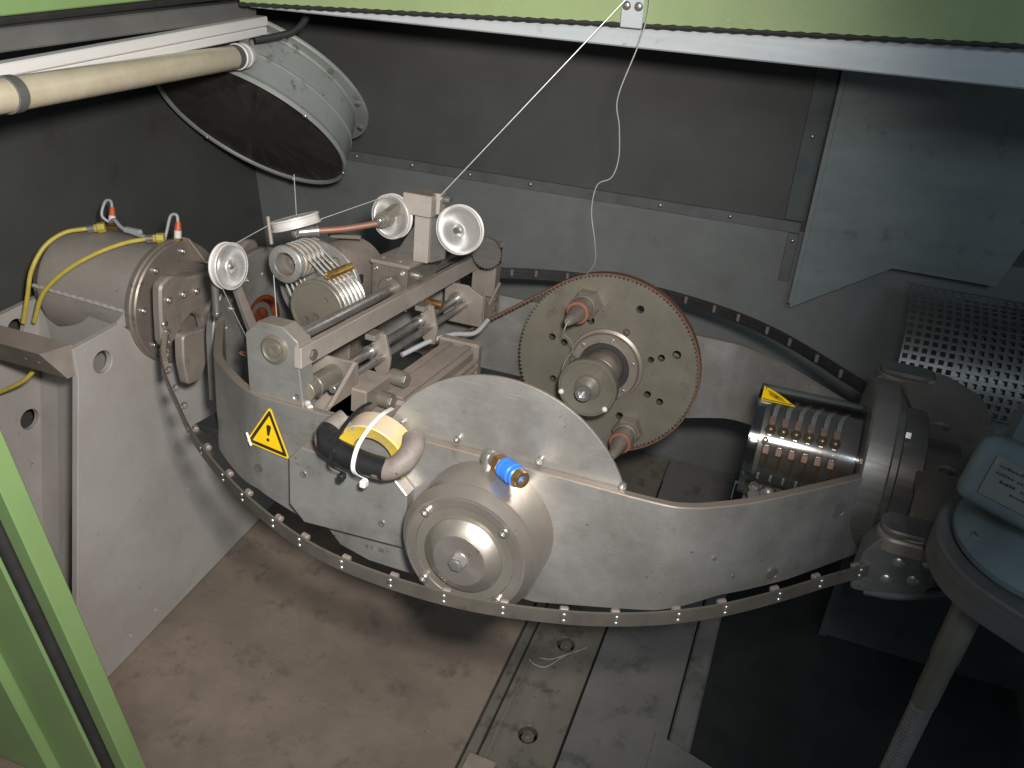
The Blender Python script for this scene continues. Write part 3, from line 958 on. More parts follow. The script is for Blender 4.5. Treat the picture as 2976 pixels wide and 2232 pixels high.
# end plates and hollow shaft
ep = circle(0, 0, .205, 40, 0, 180) + [(-.205, -.16), (.205, -.16)]
e1 = t.p("end_plate", G().plate((-.800, 0, 0), (0, 1, 0), (0, 0, 1), ep, .024, holes=[(0, 0, .078), (-.13, .10, .008), (-.155, .03, .006), (.0, .14, .007), (-.07, .145, .006)], bev=.003), m_cradle)
t.p("bore_ring", G().lathe((-.805, 0, 0), (1, 0, 0), [(.078, 0), (.078, .03), (.066, .03), (.058, .01), (.058, 0)], 48, True), m_redbore, e1)
t.p("shaft_end", G().lathe((-.84, 0, 0), (1, 0, 0), [(.058, 0), (.058, .045), (.04, .055), (.018, .06), (.018, .09), (0, .09)], 40), m_redbore, e1)
for a in (25, 70, 115, 150):
    t.p("screw", G().socket((-.776, .15 * math.cos(math.radians(a)), .15 * math.sin(math.radians(a))), (1, 0, 0), .007, .006), m_bolt, e1)
t.p("bottom_plate", G().box((-.72, -.36, -.165), (-.12, .38, -.15), .002), m_pit)  # near-black colour puts the darkness of the cradle interior into this plate
t.p("bottom_plate", G().box((.58, -.16, -.15), (.80, .16, -.135), .002), m_dark)
cov = circle(RX, RZ, .270, 48, 20, 160) + [(RX - .253, 0.0), (RX + .253, 0.0)]
cp = t.p("reel_guard", G().plate((0, -.470, 0), (1, 0, 0), (0, 0, 1), cov, .008, bev=.001), m_cradle)
for x, z in ((.035, .069), (.207, .068), (.372, .062), (-.09, .071)):
    t.p("guard_bolt", G().socket((x, -.4785, z), (0, -1, 0), .0075, .008), m_bolt, cp)
# flat steel bearing bracket of the traverse
br = [(-.455, .187), (-.424, .217), (-.366, .217), (-.331, .192), (-.328, .135), (-.318, .046), (-.450, .046)]
bk = t.p("traverse_bracket", G().plate((0, -.440, 0), (1, 0, 0), (0, 0, 1), br, .048, holes=[(-.335, .070, .0075)], bev=.002), m_cradle)
t.p("bearing_cap", G().lathe((-.385, -.4885, .166), (0, -1, 0), [(.031, 0), (.031, .004), (.026, .006), (.024, .003), (.017, .002), (.016, .006), (.009, .007), (.004, .005), (0, .005)], 40), m_disc, bk)
t.p("weld_bead", G().tube([(-.318, -.475, .052), (-.312, -.478, .058), (-.306, -.484, .055), (-.298, -.49, .056)], .006, 8), m_ceramic, bk)
t.p("rear_bracket", G().box((-.345, .455, .05), (-.268, .50, .205), .003), m_dusty)
t.p("rear_bracket", G().box((-.46, .455, .05), (-.40, .50, .20), .003), m_dusty)
# reel clamp ring cut-outs on the rear wall, drawn as dark discs
for x, z in ((-.30, .02), (-.25, -.01), (-.10, -.03)):
    t.p("hole_disc", G().lathe((x, .4795, z), (0, -1, 0), [(.007, 0), (.007, .001), (.005, .001), (0, .0004)], 16), m_dark, rw)

# warning triangle
def tri(r, c=(0, 0)):
    return [(c[0] + r * math.cos(math.radians(a)), c[1] + r * math.sin(math.radians(a))) for a in (90, 210, 330)]
def sticker(name, label, o, ux, uy, side, mark):
    t = T(name, label, "warning sign", o)
    R3 = side / math.sqrt(3)
    o, ux, uy = V(o), V(ux).normalized(), V(uy).normalized()
    n = ux.cross(uy)
    f = t.p("face", G().plate(o, ux, uy, rounded(tri(R3), side * .09), .0008, bev=.0001), m_yellow)
    bdr = rounded(tri(R3 * .90), side * .06)
    inn = rounded(tri(R3 * .69), side * .02)
    t.p("border", G().plate(o + n * .0009, ux, uy, bdr, .0004, holes=[inn], bev=0), m_ink, f)
    g = G()
    for poly in mark(side):
        g.plate(o + n * .0009, ux, uy, poly, .0004, bev=0)
    t.p("symbol", g, m_ink, f)
    return t
def bang(s):
    body = [(-.022, -.02), (.022, -.02), (.050, .135), (.048, .165), (.030, .185), (-.030, .185), (-.048, .165), (-.050, .135)]
    return [rounded([(x * s, y * s + .03 * s) for x, y in body], .01 * s, 3), circle(0, -.075 * s, .033 * s, 20)]
ts = sticker("warning_sign", "yellow warning triangle with exclamation mark on the cradle wall", (-.3945, -.5035, -.031), (.992, -.095, -.055), (.05, .05, 1), .121, bang)
ts.p("cable_tie_end", G().bar((-.452, -.502, -.038), (-.438, -.506, -.066), .006, .003), m_white)

# ------------------------------------------------------------------ traverse
t = T("traverse_rail", "flat steel bar spanning the cradle above its thin guide rods", "rail", (-.325, 0, .14))
t.p("bar", G().box((-.336, -.492, .138), (-.318, .50, .184), .0015), m_bar)
t.p("bolt", G().hexa((-.318, -.452, .158), (1, 0, 0), .0125, .007), m_dark)
t.p("bolt", G().hexa((-.318, .462, .170), (1, 0, 0), .0125, .007), m_dark)
t.p("end_block", G().box((-.338, .44, .15), (-.268, .515, .215), .002), m_bar)
one("traverse_shaft", "round dark steel traverse shaft lying just behind the flat bar", "shaft",
    G().cyl((-.382, -.44, .170), (-.382, .46, .170), .0135, 40).cyl((-.382, -.44, .170), (-.382, -.395, .170), .0142, 40), m_shaft, (-.382, 0, .156))
for x, z, r, lab in ((-.331, .073, .0112, "thicker lower guide rod running under the flat bar"), (-.303, .061, .0092, "thinner lower guide rod beside the traverse motor")):
    one("guide_rod", lab, "rod", G().cyl((x, -.40, z), (x, .40, z), r, 28), m_shaft, (x, 0, z - r))
t = T("rod_bracket", "dusty open box bracket holding the rod ends behind the front plate", "bracket", (-.33, -.44, 0))
t.p("box", G().plate((-.40, -.338, .0), (1, 0, 0), (0, 0, 1), [(0, -.06), (.125, -.06), (.125, .11), (0, .11)], .008).box((-.281, -.462, -.06), (-.275, -.346, .045), .001)
    .raw([(-.284, -.346, .11), (-.275, -.346, .11), (-.275, -.46, .035), (-.284, -.46, .035), (-.284, -.346, -.06), (-.275, -.346, -.06), (-.275, -.46, -.06), (-.284, -.46, -.06)],
         [(0, 1, 2, 3), (7, 6, 5, 4), (0, 4, 5, 1), (3, 2, 6, 7), (0, 3, 7, 4), (1, 5, 6, 2)]), m_dusty)
t.p("bush", G().cyl((-.331, -.462, .073), (-.331, -.346, .073), .024, 28), m_disc)
t.p("snap_ring", G().lathe((-.331, -.43, .073), (0, 1, 0), [(.026, 0), (.026, .003)], 28), m_steel)
t = T("rod_bracket", "angled dusty bracket holding the far ends of the guide rods", "bracket", (-.30, .36, 0))
t.p("box", G().plate((0, .33, 0), (1, 0, 0), (0, 0, 1), [(-.37, .0), (-.25, .0), (-.25, .09), (-.30, .115), (-.37, .115)], .010, bev=.002)
    .plate((-.258, .34, 0), (0, 1, 0), (0, 0, 1), [(0, 0), (.12, .0), (.12, .10), (.04, .05), (0, .09)], .008), m_dusty)
t.p("bush", G().cyl((-.331, .305, .073), (-.331, .33, .073), .020, 28), m_shaft)
for y, z in ((.42, .06), (.42, .03)):
    t.p("screw", G().hexa((-.25, y, z), (1, 0, 0), .009, .005), m_dark)
for k, (y, lab) in enumerate(((-.175, "clamp finger on the guide rods beside the traverse motor"), (.085, "clamp finger on the guide rods below the carriage"))):
    t = T("rod_clamp", lab, "clamp", (-.32, y, .05))
    t.p("finger", G().plate((0, y + .012, 0), (1, 0, 0), (0, 0, 1), [(-.345, .06), (-.322, .115), (-.300, .118), (-.285, .06), (-.290, .015), (-.312, .01)], .012, bev=.002), m_dusty)
    t.p("hook", G().box((-.338, y - .028, .108), (-.310, y + .018, .122), .002), m_cradle)
    t.p("collar", G().cyl((-.331, y - .02, .073), (-.331, y + .02, .073), .0165, 24), m_shaft)
# carriage
t = T("traverse_carriage", "dark block carriage with screwed cover riding on the traverse shaft", "carriage", (-.38, .08, .125))
t.p("body", G().box((-.4326, .006, .122), (-.3345, .172, .2345), .002), m_disc)
cvr = t.p("front_cover", G().plate((0, .006, 0), (1, 0, 0), (0, 0, 1), [(-.4335, .122), (-.334, .122), (-.334, .2335), (-.4335, .2335)], .008, holes=[(-.382, .170, .036)], bev=.001), m_dark)
for x, z in ((-.423, .222), (-.346, .222), (-.423, .132), (-.346, .132)):
    t.p("screw", G().socket((x, -.002, z), (0, -1, 0), .0062, .004), m_steel, cvr)
t.p("bush", G().lathe((-.382, .006, .170), (0, -1, 0), [(.034, 0), (.034, .001), (.016, .001)], 40), m_disc, cvr)
t.p("screw", G().socket((-.388, .004, .197), (0, -1, 0), .005, .004), m_steel, cvr)
t.p("top_plate", G().plate((0, 0, .2350), (1, 0, 0), (0, 1, 0), [(-.437, -.004), (-.327, -.004), (-.322, .156), (-.437, .156)], .009, holes=[(-.418, .028, .006), (-.365, .020, .006)], bev=.001), m_dusty)
t.p("side_screw", G().socket((-.3345, .055, .205), (1, 0, 0), .013, .013), m_bolt)
t.p("side_screw", G().cyl((-.34, .13, .112), (-.29, .13, .112), .011, 20), m_brass)
# mast with guide block
t = T("guide_mast", "square steel guide block on a gusseted post above the carriage", "post", (-.325, .06, .244))
t.p("post", G().box((-.344, .044, .2445), (-.302, .078, .367), .002), m_bar)
t.p("gusset", G().plate((0, .066, 0), (1, 0, 0), (0, 0, 1), [(-.405, .2445), (-.345, .2445), (-.345, .340)], .008), m_hub)
t.p("gusset", G().plate((0, .066, 0), (1, 0, 0), (0, 0, 1), [(-.301, .2445), (-.262, .262), (-.258, .35), (-.301, .362)], .008), m_hub)
blk = t.p("block", G().plate((0, .105, .367), (1, 0, 0), (0, 1, 0), [(-.367, -.077), (-.292, -.077), (-.292, -.052), (-.302, -.05), (-.305, -.04), (-.302, -.030), (-.292, -.028), (-.292, .0), (-.367, .0)], .053, bev=.0015), m_bar)
t.p("knob", G().cyl((-.292, .092, .405), (-.268, .092, .405), .011, 20), m_shaft, blk)
t.p("arm", G().bar((-.368, .06, .400), (-.405, -.005, .352), .026, .022), m_disc)
t.p("arm_hub", G().cyl((-.402, .02, .352), (-.402, -.022, .352), .019, 28).cyl((-.402, -.022, .352), (-.402, -.029, .352), .013, 24), m_disc)
t.p("arm_nut", G().dome((-.402, -.029, .352), (0, -1, 0), .010, .008), m_steel)
t.p("axle", G().cyl((-.222, .08, .347), (-.222, .03, .347), .008, 16).bar((-.262, .075, .315), (-.222, .075, .347), .02, .008), m_hub)

# ------------------------------------------------------------------ guide pulleys
def pulley(c, axis, r, label, w=.021, group="guide pulleys"):
    c = V(c)
    y = V(axis).normalized()
    a = V((0, 0, 1)) if abs(y.z) < .9 else V((1, 0, 0))
    x = y.cross(a).normalized()
    z = x.cross(y)
    m = M.Identity(4)
    for i in range(3):
        m[i][0], m[i][1], m[i][2], m[i][3] = x[i], y[i], z[i], c[i]
    t = T("guide_pulley", label, "pulley", (0, 0, 0), FC @ m, group)
    h = w / 2
    t.p("rim", G().lathe((0, 0, 0), (0, 1, 0), [(r * .955, -h + .0015), (r * .965, -h), (r - .001, -h), (r, -h + .001), (r, -h + .0035), (r - .0085, -.0012), (r - .0085, .0012), (r, h - .0035), (r, h - .001), (r - .001, h), (r * .965, h), (r * .955, h - .0015)], 72, True), m_ceramic)
    t.p("disc", G().lathe((0, 0, 0), (0, 1, 0), [(.008, -h + .002), (.012, -h + .001), (.0155, -h + .001), (.017, -h + .005), (r * .42, -h + .0065), (r * .62, -h + .0050), (r * .80, -h + .0030), (r * .86, -h + .0006), (r * .956, -h + .0004), (r * .956, -h + .003), (r * .7, 0), (r * .956, h - .003), (r * .956, h - .0004), (r * .86, h - .0006), (r * .80, h - .0030), (r * .62, h - .0050), (r * .42, h - .0065), (.017, h - .005), (.0155, h - .001), (.012, h - .001), (.008, h - .002)], 72, True), m_alu)
    t.p("axle_screw", G().lathe((0, -h - .002, 0), (0, 1, 0), [(.003, 0), (.006, .001), (.0075, .004), (.0078, .012), (.0078, w)], 24), m_bolt)
    return t
pulley((-.218, .045, .347), (0, 1, 0), .0615, "bright grooved pulley on the right of the guide mast")
pulley((-.402, .035, .352), (.12, 1, 0), .0565, "bright grooved pulley on the left arm of the guide mast")
pulley((-.625, -.322, .262), (-.97, .05, -.1), .0540, "bright grooved pulley on a stalk above the left yoke")
pulley((-.562, -.150, .344), (.30, .02, -.90), .0600, "pale grooved pulley lying flat above the capstans", .024)
t = T("pulley_stalk", "slim rod and nut carrying the pulley above the left yoke", "rod", (-.66, -.32, .15))
t.p("rod", G().cyl((-.665, -.325, .27), (-.668, -.318, .135), .0085, 20), m_shaft)
t.p("nut", G().dome((-.668, -.318, .14), (0, 0, -1), .011, .012).cyl((-.63, -.322, .262), (-.67, -.322, .262), .008, 16), m_bolt)
t = T("swing_arm", "rusty round rod linking the flat pulley to the mast arm", "rod", (-.48, -.08, .32))
t.p("rod", G().tube([(-.535, -.13, .322), (-.47, -.08, .330), (-.405, -.022, .345)], .0082, 16, 4), m_rust)
t.p("socket", G().cyl((-.562, -.150, .318), (-.520, -.118, .324), .0115, 20).dome((-.562, -.150, .325), (0, 0, -1), .014, .02), m_shaft)
t.p("collar", G().cyl((-.524, -.121, .3235), (-.519, -.117, .324), .0135, 20), m_steel)
one("guide_pin", "short upright pin beside the flat pulley rim", "pin",
    G().cyl((-.612, -.19, .356), (-.603, -.19, .29), .0050, 16), m_dusty, (-.603, -.19, .27))

# ------------------------------------------------------------------ capstans
SX, SZ, SR = -.560, .250, .0465
BX, BZ, BR = -.473, .153, .0735
t = T("capstan_gearbox", "dusty round capstan gearbox plate with a brass handle", "gearbox", (-.54, 0, -.15))
t.p("back_plate", G().plate((0, -.072, 0), (1, 0, 0), (0, 0, 1), circle(-.54, .17, .117, 72), .014, holes=[(-.492, .243, .0135), (-.60, .255, .006)], bev=.0015), m_cradle)
t.p("body", G().cyl((-.54, -.071, .17), (-.54, .10, .17), .095, 56, bev=.006).box((-.61, -.05, -.15), (-.47, .09, .12), .004), m_motor)
t.p("handle", G().lathe((-.452, -.075, .2365), (0, -1, 0), [(.009, 0), (.0115, .003), (.0115, .098), (.0095, .102), (.0085, .108), (.005, .109), (.0, .106)], 28), m_brass)
t.p("lug", G().bar((-.545, -.03, .292), (-.49, .03, .285), .02, .010), m_disc)
t.p("lever", G().cyl((-.452, -.03, .10), (-.452, -.03, .185), .005, 14), m_shaft)
t.p("lever_cap", G().cyl((-.452, -.03, .183), (-.452, -.03, .206), .0078, 16, bev=.003), m_black)
def grooved(cx, cz, r, y0, y1, n, depth):
    prof = [(r, 0)]
    L = y1 - y0
    for i in range(n):
        a, b = L * (i + .12) / n, L * (i + .88) / n
        prof += [(r, a), (r - depth, a + .15 * L / n), (r - depth, b - .15 * L / n), (r, b)]
    prof += [(r, L), (.029, L), (.029, 0)]
    return G().lathe((cx, y0, cz), (0, 1, 0), prof, 72, True)
t = T("capstan", "small grooved capstan with an open ring face above the large one", "capstan", (SX, -.2, SZ))
t.p("drum", grooved(SX, SZ, SR - .003, -.186, -.076, 6, .004), m_dusty)
t.p("ring_face", G().lathe((SX, -.186, SZ), (0, -1, 0), [(.028, -.02), (.028, .012), (.0295, .014), (SR - .002, .014), (SR, .012), (SR, 0), (SR - .003, -.001)], 64, True), m_cradle)
t.p("hub", G().lathe((SX, -.160, SZ), (0, -1, 0), [(.0285, 0), (.0285, -.001), (.017, -.001), (.017, .006), (.012, .008), (.009, .008), (.008, .011), (.004, .011), (0, .008)], 40), m_dark)
t = T("capstan", "large grooved capstan with a flat brown face behind the traverse shaft", "capstan", (BX, -.2, BZ))
t.p("drum", grooved(BX, BZ, BR - .002, -.190, -.085, 6, .003), m_steel)
t.p("face", G().lathe((BX, -.190, BZ), (0, -1, 0), [(BR, -.002), (BR, .008), (BR - .002, .010), (BR - .007, .010), (BR - .008, .007), (.0, .007)], 72), m_disc)
for x, z in ((.025, .028), (.0, -.018), (-.03, -.03)):
    t.p("recess", G().lathe((BX + x, -.1972, BZ + z), (0, -1, 0), [(.008, 0), (.008, .0012), (.0065, .0012), (.005, .0003), (0, .0003)], 20), m_dark)
n1, n2 = (.589, .807), (-.866, -.499)
for k in range(5):
    y = -.178 + .0185 * k
    g = G()
    pts = []
    a0, a1 = math.atan2(n2[1], n2[0]), math.atan2(n1[1], n1[0])
    # down the right side, round the large drum and back up the left side
    for j in range(9):
        a = a0 + (a1 - a0) * j / 8 - (0 if a1 < a0 else 2 * math.pi * j / 8)
        pts.append((SX + (SR + .0015 - .004) * math.cos(a), y, SZ + (SR + .0015 - .004) * math.sin(a)))
    b0, b1 = a1, a0 - 2 * math.pi if a0 > a1 else a0
    for j in range(13):
        b = b0 + (b1 - b0) * j / 12
        pts.append((BX + (BR - .001) * math.cos(b), y + .0004 * j, BZ + (BR - .001) * math.sin(b)))
    pts.append((SX + SR * n2[0] * .95, y + .01, SZ + SR * n2[1] * .95))
    one("wire_turn", "bright wire turn wrapped over both grooved capstans", "wire", G().tube(pts, .0019, 8, 1, False), m_wire, (SX, y, BZ), group="wire turns on the capstans")

# tension arm and roller
t = T("tension_arm", "pale flat tension arm hanging in front of the rusty bore", "arm", (-.65, -.2, .05))
t.p("arm", G().bar((-.66, -.262, .205), (-.645, -.205, .055), .026, .010, (1, 0, 0)), m_dusty)
t.p("pivot", G().cyl((-.66, -.20, .048), (-.615, -.21, .050), .020, 28), m_dusty)
t.p("thin_rod", G().cyl((-.645, -.29, .21), (-.625, -.225, .0), .0035, 12), m_shaft)
t = T("roller", "white grooved ceramic roller half hidden behind the bearing bracket", "roller", (-.53, -.33, .05))
t.p("rim", G().lathe((-.515, -.335, .045), (.35, .94, 0), [(.02, -.012), (.047, -.012), (.049, -.009), (.040, 0), (.049, .009), (.047, .012), (.02, .012)], 56, True), m_ceramic)
t.p("hub", G().lathe((-.515, -.335, .045), (.35, .94, 0), [(.0, -.008), (.021, -.008), (.021, .008), (0, .008)], 32), m_dark)
t.p("guide_ring", G().lathe((-.555, -.365, .075), (.2, .3, .9), [(.013, -.002), (.016, 0), (.013, .002), (.0115, 0)], 28, True), m_rust)

# ------------------------------------------------------------------ traverse motor
t = T("traverse_motor", "brown dusty finned traverse motor lying beside the guide rods", "motor", (-.23, -.1, -.14))
t.p("housing", G().box((-.275, -.30, -.135), (-.175, .10, .020), .008).box((-.285, .10, -.14), (-.165, .135, .032), .006), m_motor)
for k in range(6):
    t.p("fin", G().box((-.175, -.29, -.118 + .021 * k), (-.160, .10, -.112 + .021 * k), .0015), m_motor)
for k in range(2):
    t.p("fin", G().box((-.262 + .055 * k, -.29, .020), (-.240 + .055 * k, .10, .027), .0015), m_motor)
t.p("terminal_box", G().box((-.300, -.365, .0), (-.238, -.25, .058), .004), m_motor)
t.p("gear_cover", G().box((-.31, -.30, -.145), (-.19, -.26, -.02), .006), m_dark)
for y, z in ((-.235, .048), (-.30, .018)):
    t.p("cable_gland", G().cyl((-.245, y, z), (-.205, y - .005, z), .019, 24).cyl((-.206, y - .005, z), (-.200, y - .006, z), .016, 6), m_disc)
t.p("screw", G().dome((-.18, .132, .02), (1, 0, .3), .006, .005), m_steel)
one("cable", "dark cable and grey sleeve trailing from the far rod bracket", "cable",
    G().tube([(-.225, .31, .03), (-.235, .24, .01), (-.27, .17, .02), (-.30, .09, .02), (-.34, 0, .0)], .007, 12, 8), m_grey, (-.23, .3, .03))

# ------------------------------------------------------------------ drive disc
holes = [(.1994, .1325, .0115), (.0636, .0709, .0115), (.1706, .0578, .0105), (-.0442, -.0019, .0105), (-.0064, -.0111, .0105), (.3205, .0238, .0125), (.28, .0048, .0105), (.2517, -.0069, .0095), (-.0268, -.1311, .0105), (.2586, -.1128, .0105), (.2966, -.1268, .0105), (.1883, -.1996, .0115), (.03, -.25, .0105)]
t = T("drive_disc", "large toothed steel drive disc with drilled holes inside the cradle", "disc", (RX, .39, -.32))
N = 132
teeth = []
for i in range(N):
    a = 2 * math.pi * i / N
    da = 2 * math.pi / N
    for f_, r in ((0, .2655), (.5, .2655), (.56, .2605), (.94, .2605)):
        teeth.append((RX + r * math.cos(a + da * f_), RZ + r * math.sin(a + da * f_)))
t.p("disc", G().plate((0, .395, 0), (1, 0, 0), (0, 0, 1), teeth, .020, holes=holes, bev=0), m_disc)
t.p("rear_web", G().cyl((RX, .398, RZ), (RX, .478, RZ), .12, 48), m_dark)
hr = t.p("hub_ring", G().lathe((RX, .375, RZ), (0, -1, 0), [(.112, 0), (.110, .006), (.102, .010), (.100, .024), (.097, .027), (.076, .027), (.073, .022), (.072, 0)], 72), m_flange)
t.p("seal", G().lathe((RX, .375, RZ), (0, -1, 0), [(.072, .0), (.072, .020), (.060, .022), (.056, .020)], 64), m_rubber, hr)
for k in range(6):
    a = math.radians(20 + 60 * k)
    t.p("screw", G().socket((RX + .088 * math.cos(a), .348, RZ + .088 * math.sin(a)), (0, -1, 0), .006, .003), m_bolt, hr)
def text_mesh(s, size, o, ux, uy, depth=.0004):
    cu = bpy.data.curves.new("tmp", 'FONT')
    cu.body = s
    cu.size = size
    cu.extrude = depth
    ob = bpy.data.objects.new("tmp", cu)
    COL.objects.link(ob)
    me = bpy.data.meshes.new_from_object(ob.evaluated_get(bpy.context.evaluated_depsgraph_get()))
    bpy.data.objects.remove(ob)
    bpy.data.curves.remove(cu)
    x, y = V(ux).normalized(), V(uy).normalized()
    z = x.cross(y)
    m = M.Identity(4)
    for i in range(3):
        m[i][0], m[i][1], m[i][2], m[i][3] = x[i], y[i], z[i], V(o)[i]
    me.transform(m)
    g = G()
    g.bm.from_mesh(me)
    bpy.data.meshes.remove(me)
    return g
t.p("stamped_number", text_mesh("600", .026, (-.062, .3745, .050), (.75, 0, .66), (-.66, 0, .75)), m_dark)
# pintle
t = T("pintle", "stepped reel pintle with a dished olive face on the drive disc hub", "pintle", (RX, .25, RZ))
t.p("neck", G().lathe((RX, .372, RZ), (0, -1, 0), [(.056, 0), (.056, .10), (.050, .104), (.050, .118), (.062, .124), (.066, .13), (.066, .155)], 64), m_rust if False else m_flange)
t.p("head", G().lathe((RX, .218, RZ), (0, -1, 0), [(.066, 0), (.080, .004), (.082, .008), (.082, .036), (.079, .040), (.075, .040), (.073, .036), (.036, .030), (.034, .036)], 72), m_disc)
t.p("nose", G().lathe((RX, .190, RZ), (0, -1, 0), [(.036, 0), (.033, .012), (.030, .018), (.024, .036), (.022, .050), (.019, .054), (.011, .054), (.010, .040), (0, .038)], 48), m_steel)
for a in (200, 320):
    t.p("drive_dog", G().dome((RX + .074 * math.cos(math.radians(a)), .18, RZ + .074 * math.sin(math.radians(a))), (0, -1, 0), .008, .006), m_white)
def nozzle(x, z, label):
    t = T("drive_pin", label, "drive pin", (x, .37, z))
    t.p("hex_base", G().lathe((x, .3745, z), (0, -1, 0), [(.044, 0), (.044, .036), (.038, .044), (.030, .044)], 6), m_flange)
    t.p("body", G().lathe((x, .331, z), (0, -1, 0), [(.033, 0), (.036, .004), (.036, .012), (.032, .016), (.032, .055), (.029, .060)], 40), m_flange)
    t.p("ring", G().lathe((x, .273, z), (0, -1, 0), [(.029, 0), (.0315, .002), (.0315, .008), (.029, .010), (.024, .010)], 40), m_oring)
    t.p("cone", G().lathe((x, .268, z), (0, -1, 0), [(.026, 0), (.024, .016), (.017, .055), (.011, .088), (.008, .092), (.0045, .092), (.004, .08), (0, .078)], 40), m_flange)
nozzle(.050, .122, "copper-grey hexagonal drive pin near the top of the drive disc")
nozzle(.222, -.232, "copper-grey hexagonal drive pin low on the disc behind the guard")
# toothed belt
CX, CZ, CR = -.43, -.185, .045
dx, dz = CX - RX, CZ - RZ
L_ = math.hypot(dx, dz)
u = (dx / L_, dz / L_)
ca = (.2665 - CR) / L_
def tang(sgn):
    sa = math.sqrt(1 - ca * ca) * sgn
    return (u[0] * ca - u[1] * sa, u[1] * ca + u[0] * sa)
nA, nB = tang(-1), tang(1)
if nA[1] < nB[1]:
    nA, nB = nB, nA
aA, aB = math.atan2(nA[1], nA[0]), math.atan2(nB[1], nB[0])
pts = []
a = aA
span = (aA - aB) % (2 * math.pi)
for j in range(121):
    b = aA - span * j / 120
    pts.append((RX + .2672 * math.cos(b), RZ + .2672 * math.sin(b)))
for j in range(1, 40):
    pts.append((RX + .2672 * nB[0] + (CX + CR * nB[0] - RX - .2672 * nB[0]) * j / 40, RZ + .2672 * nB[1] + (CZ + CR * nB[1] - RZ - .2672 * nB[1]) * j / 40))
for j in range(13):
    b = aB - ((aB - aA) % (2 * math.pi)) * j / 12
    pts.append((CX + CR * math.cos(b), CZ + CR * math.sin(b)))
for j in range(1, 40):
    pts.append((CX + CR * nA[0] + (RX + .2672 * nA[0] - CX - CR * nA[0]) * j / 40, CZ + CR * nA[1] + (RZ + .2672 * nA[1] - CZ - CR * nA[1]) * j / 40))
t = T("drive_belt", "orange-brown toothed belt running round the drive disc rim", "belt", (RX, .38, RZ))
Pb = [V((x, .385, z)) for x, z in pts] + [V((pts[0][0], .385, pts[0][1]))]
def bn(i):
    t_ = (Pb[(i + 1) % (len(Pb) - 1)] - Pb[(i - 1) % (len(Pb) - 1)]).normalized()
    return V((-t_.z, 0, t_.x))
cen = V((RX, .385, RZ))
t.p("band", G().ribbon(Pb, lambda i: V((0, .026, 0)), .0042, lambda i: bn(i)), m_belt_or)
tg = G()
acc = 0
for i in range(1, len(Pb)):
    seg = (Pb[i] - Pb[i - 1]).length
    acc += seg
    if acc > .0115:
        acc = 0
        tg.box(Pb[i] - V((.0026, .0128, .0026)) - bn(i) * .0014, Pb[i] + V((.0026, .0128, .0026)) - bn(i) * .0014, .0006)
t.p("teeth", tg, m_belt_or, kind="stuff")
one("belt_pulley", "small belt pulley low on the rear cradle wall", "pulley", G().cyl((CX, .36, CZ), (CX, .41, CZ), CR - .003, 40).cyl((CX, .40, CZ), (CX, .478, CZ), .02, 24), m_dark, (CX, .38, CZ))
one("chain_wheel", "grey toothed wheel half hidden at the far end of the flat bar", "gear",
    G().plate((0, .36, 0), (1, 0, 0), (0, 0, 1), [(-.262 + (.046 if i % 2 else .042) * math.cos(2 * math.pi * i / 60), .215 + (.046 if i % 2 else .042) * math.sin(2 * math.pi * i / 60)) for i in range(60)], .012).cyl((-.262, .36, .215), (-.262, .44, .195), .012), m_hub, (-.262, .36, .17))

# ------------------------------------------------------------------ reel brake on the front wall
QX, QZ = .120, -.092
t = T("reel_brake", "round turned steel reel brake with stepped cover on the cradle front", "brake", (QX, -.5, QZ))
def rl(prof, seg=96):
    return G().lathe((QX, -.5005, QZ), (0, -1, 0), prof, seg)
m_turn = mat("turned_steel", (.45, .405, .36), (.37, .33, .29), .30, .75, 6, (.3, .26, .22), -.1, 20, rings=((0, 0, 0), 'y', .0015), aniso=.6, rstr=.07)
m_turn2 = mat("turned_groove", (.205, .19, .155), (.16, .148, .122), .4, .35, 6, rings=((0, 0, 0), 'y', .003), aniso=.5, rstr=.08)
t.p("drum", rl([(.139, 0), (.139, .092), (.138, .097)]), m_turn)
t.p("front_ring", rl([(.1375, .0975), (.122, .118), (.119, .1185), (.118, .116), (.1165, .116), (.1155, .1185), (.100, .1185), (.0995, .114), (0, .113)]), m_turn)
t.p("groove", rl([(.0992, .1142), (.0992, .1165), (.0, .1165)]), m_turn2)
t.p("cover", rl([(.0785, .115), (.0785, .122), (.077, .124), (.0525, .140), (.0515, .140)]), m_turn)
t.p("centre_cap", rl([(.0515, .1395), (.0515, .1405), (.0, .1415)]), m_turn)
t.p("hex_bolt", G().lathe((QX, -.641, QZ), (0, -1, 0), [(.0185, 0), (.0185, .002), (.0185, .002)], 32).hexa((QX, -.643, QZ), (0, -1, 0), .0155, .012)
    .lathe((QX, -.655, QZ), (0, -1, 0), [(.009, 0), (.008, .003), (0, .0035)], 20), m_steel)
t.p("setscrew_hole", G().lathe((QX + .022, -.6413, QZ + .022), (0, -1, 0), [(.004, 0), (.004, .0015), (.003, .0015), (0, .001)], 14), m_dark)
for a in (45, 138, 225, 315):
    t.p("bolt", G().socket((QX + .108 * math.cos(math.radians(a)), -.6188, QZ + .108 * math.sin(math.radians(a))), (0, -1, 0), .0095, .008), m_bolt)

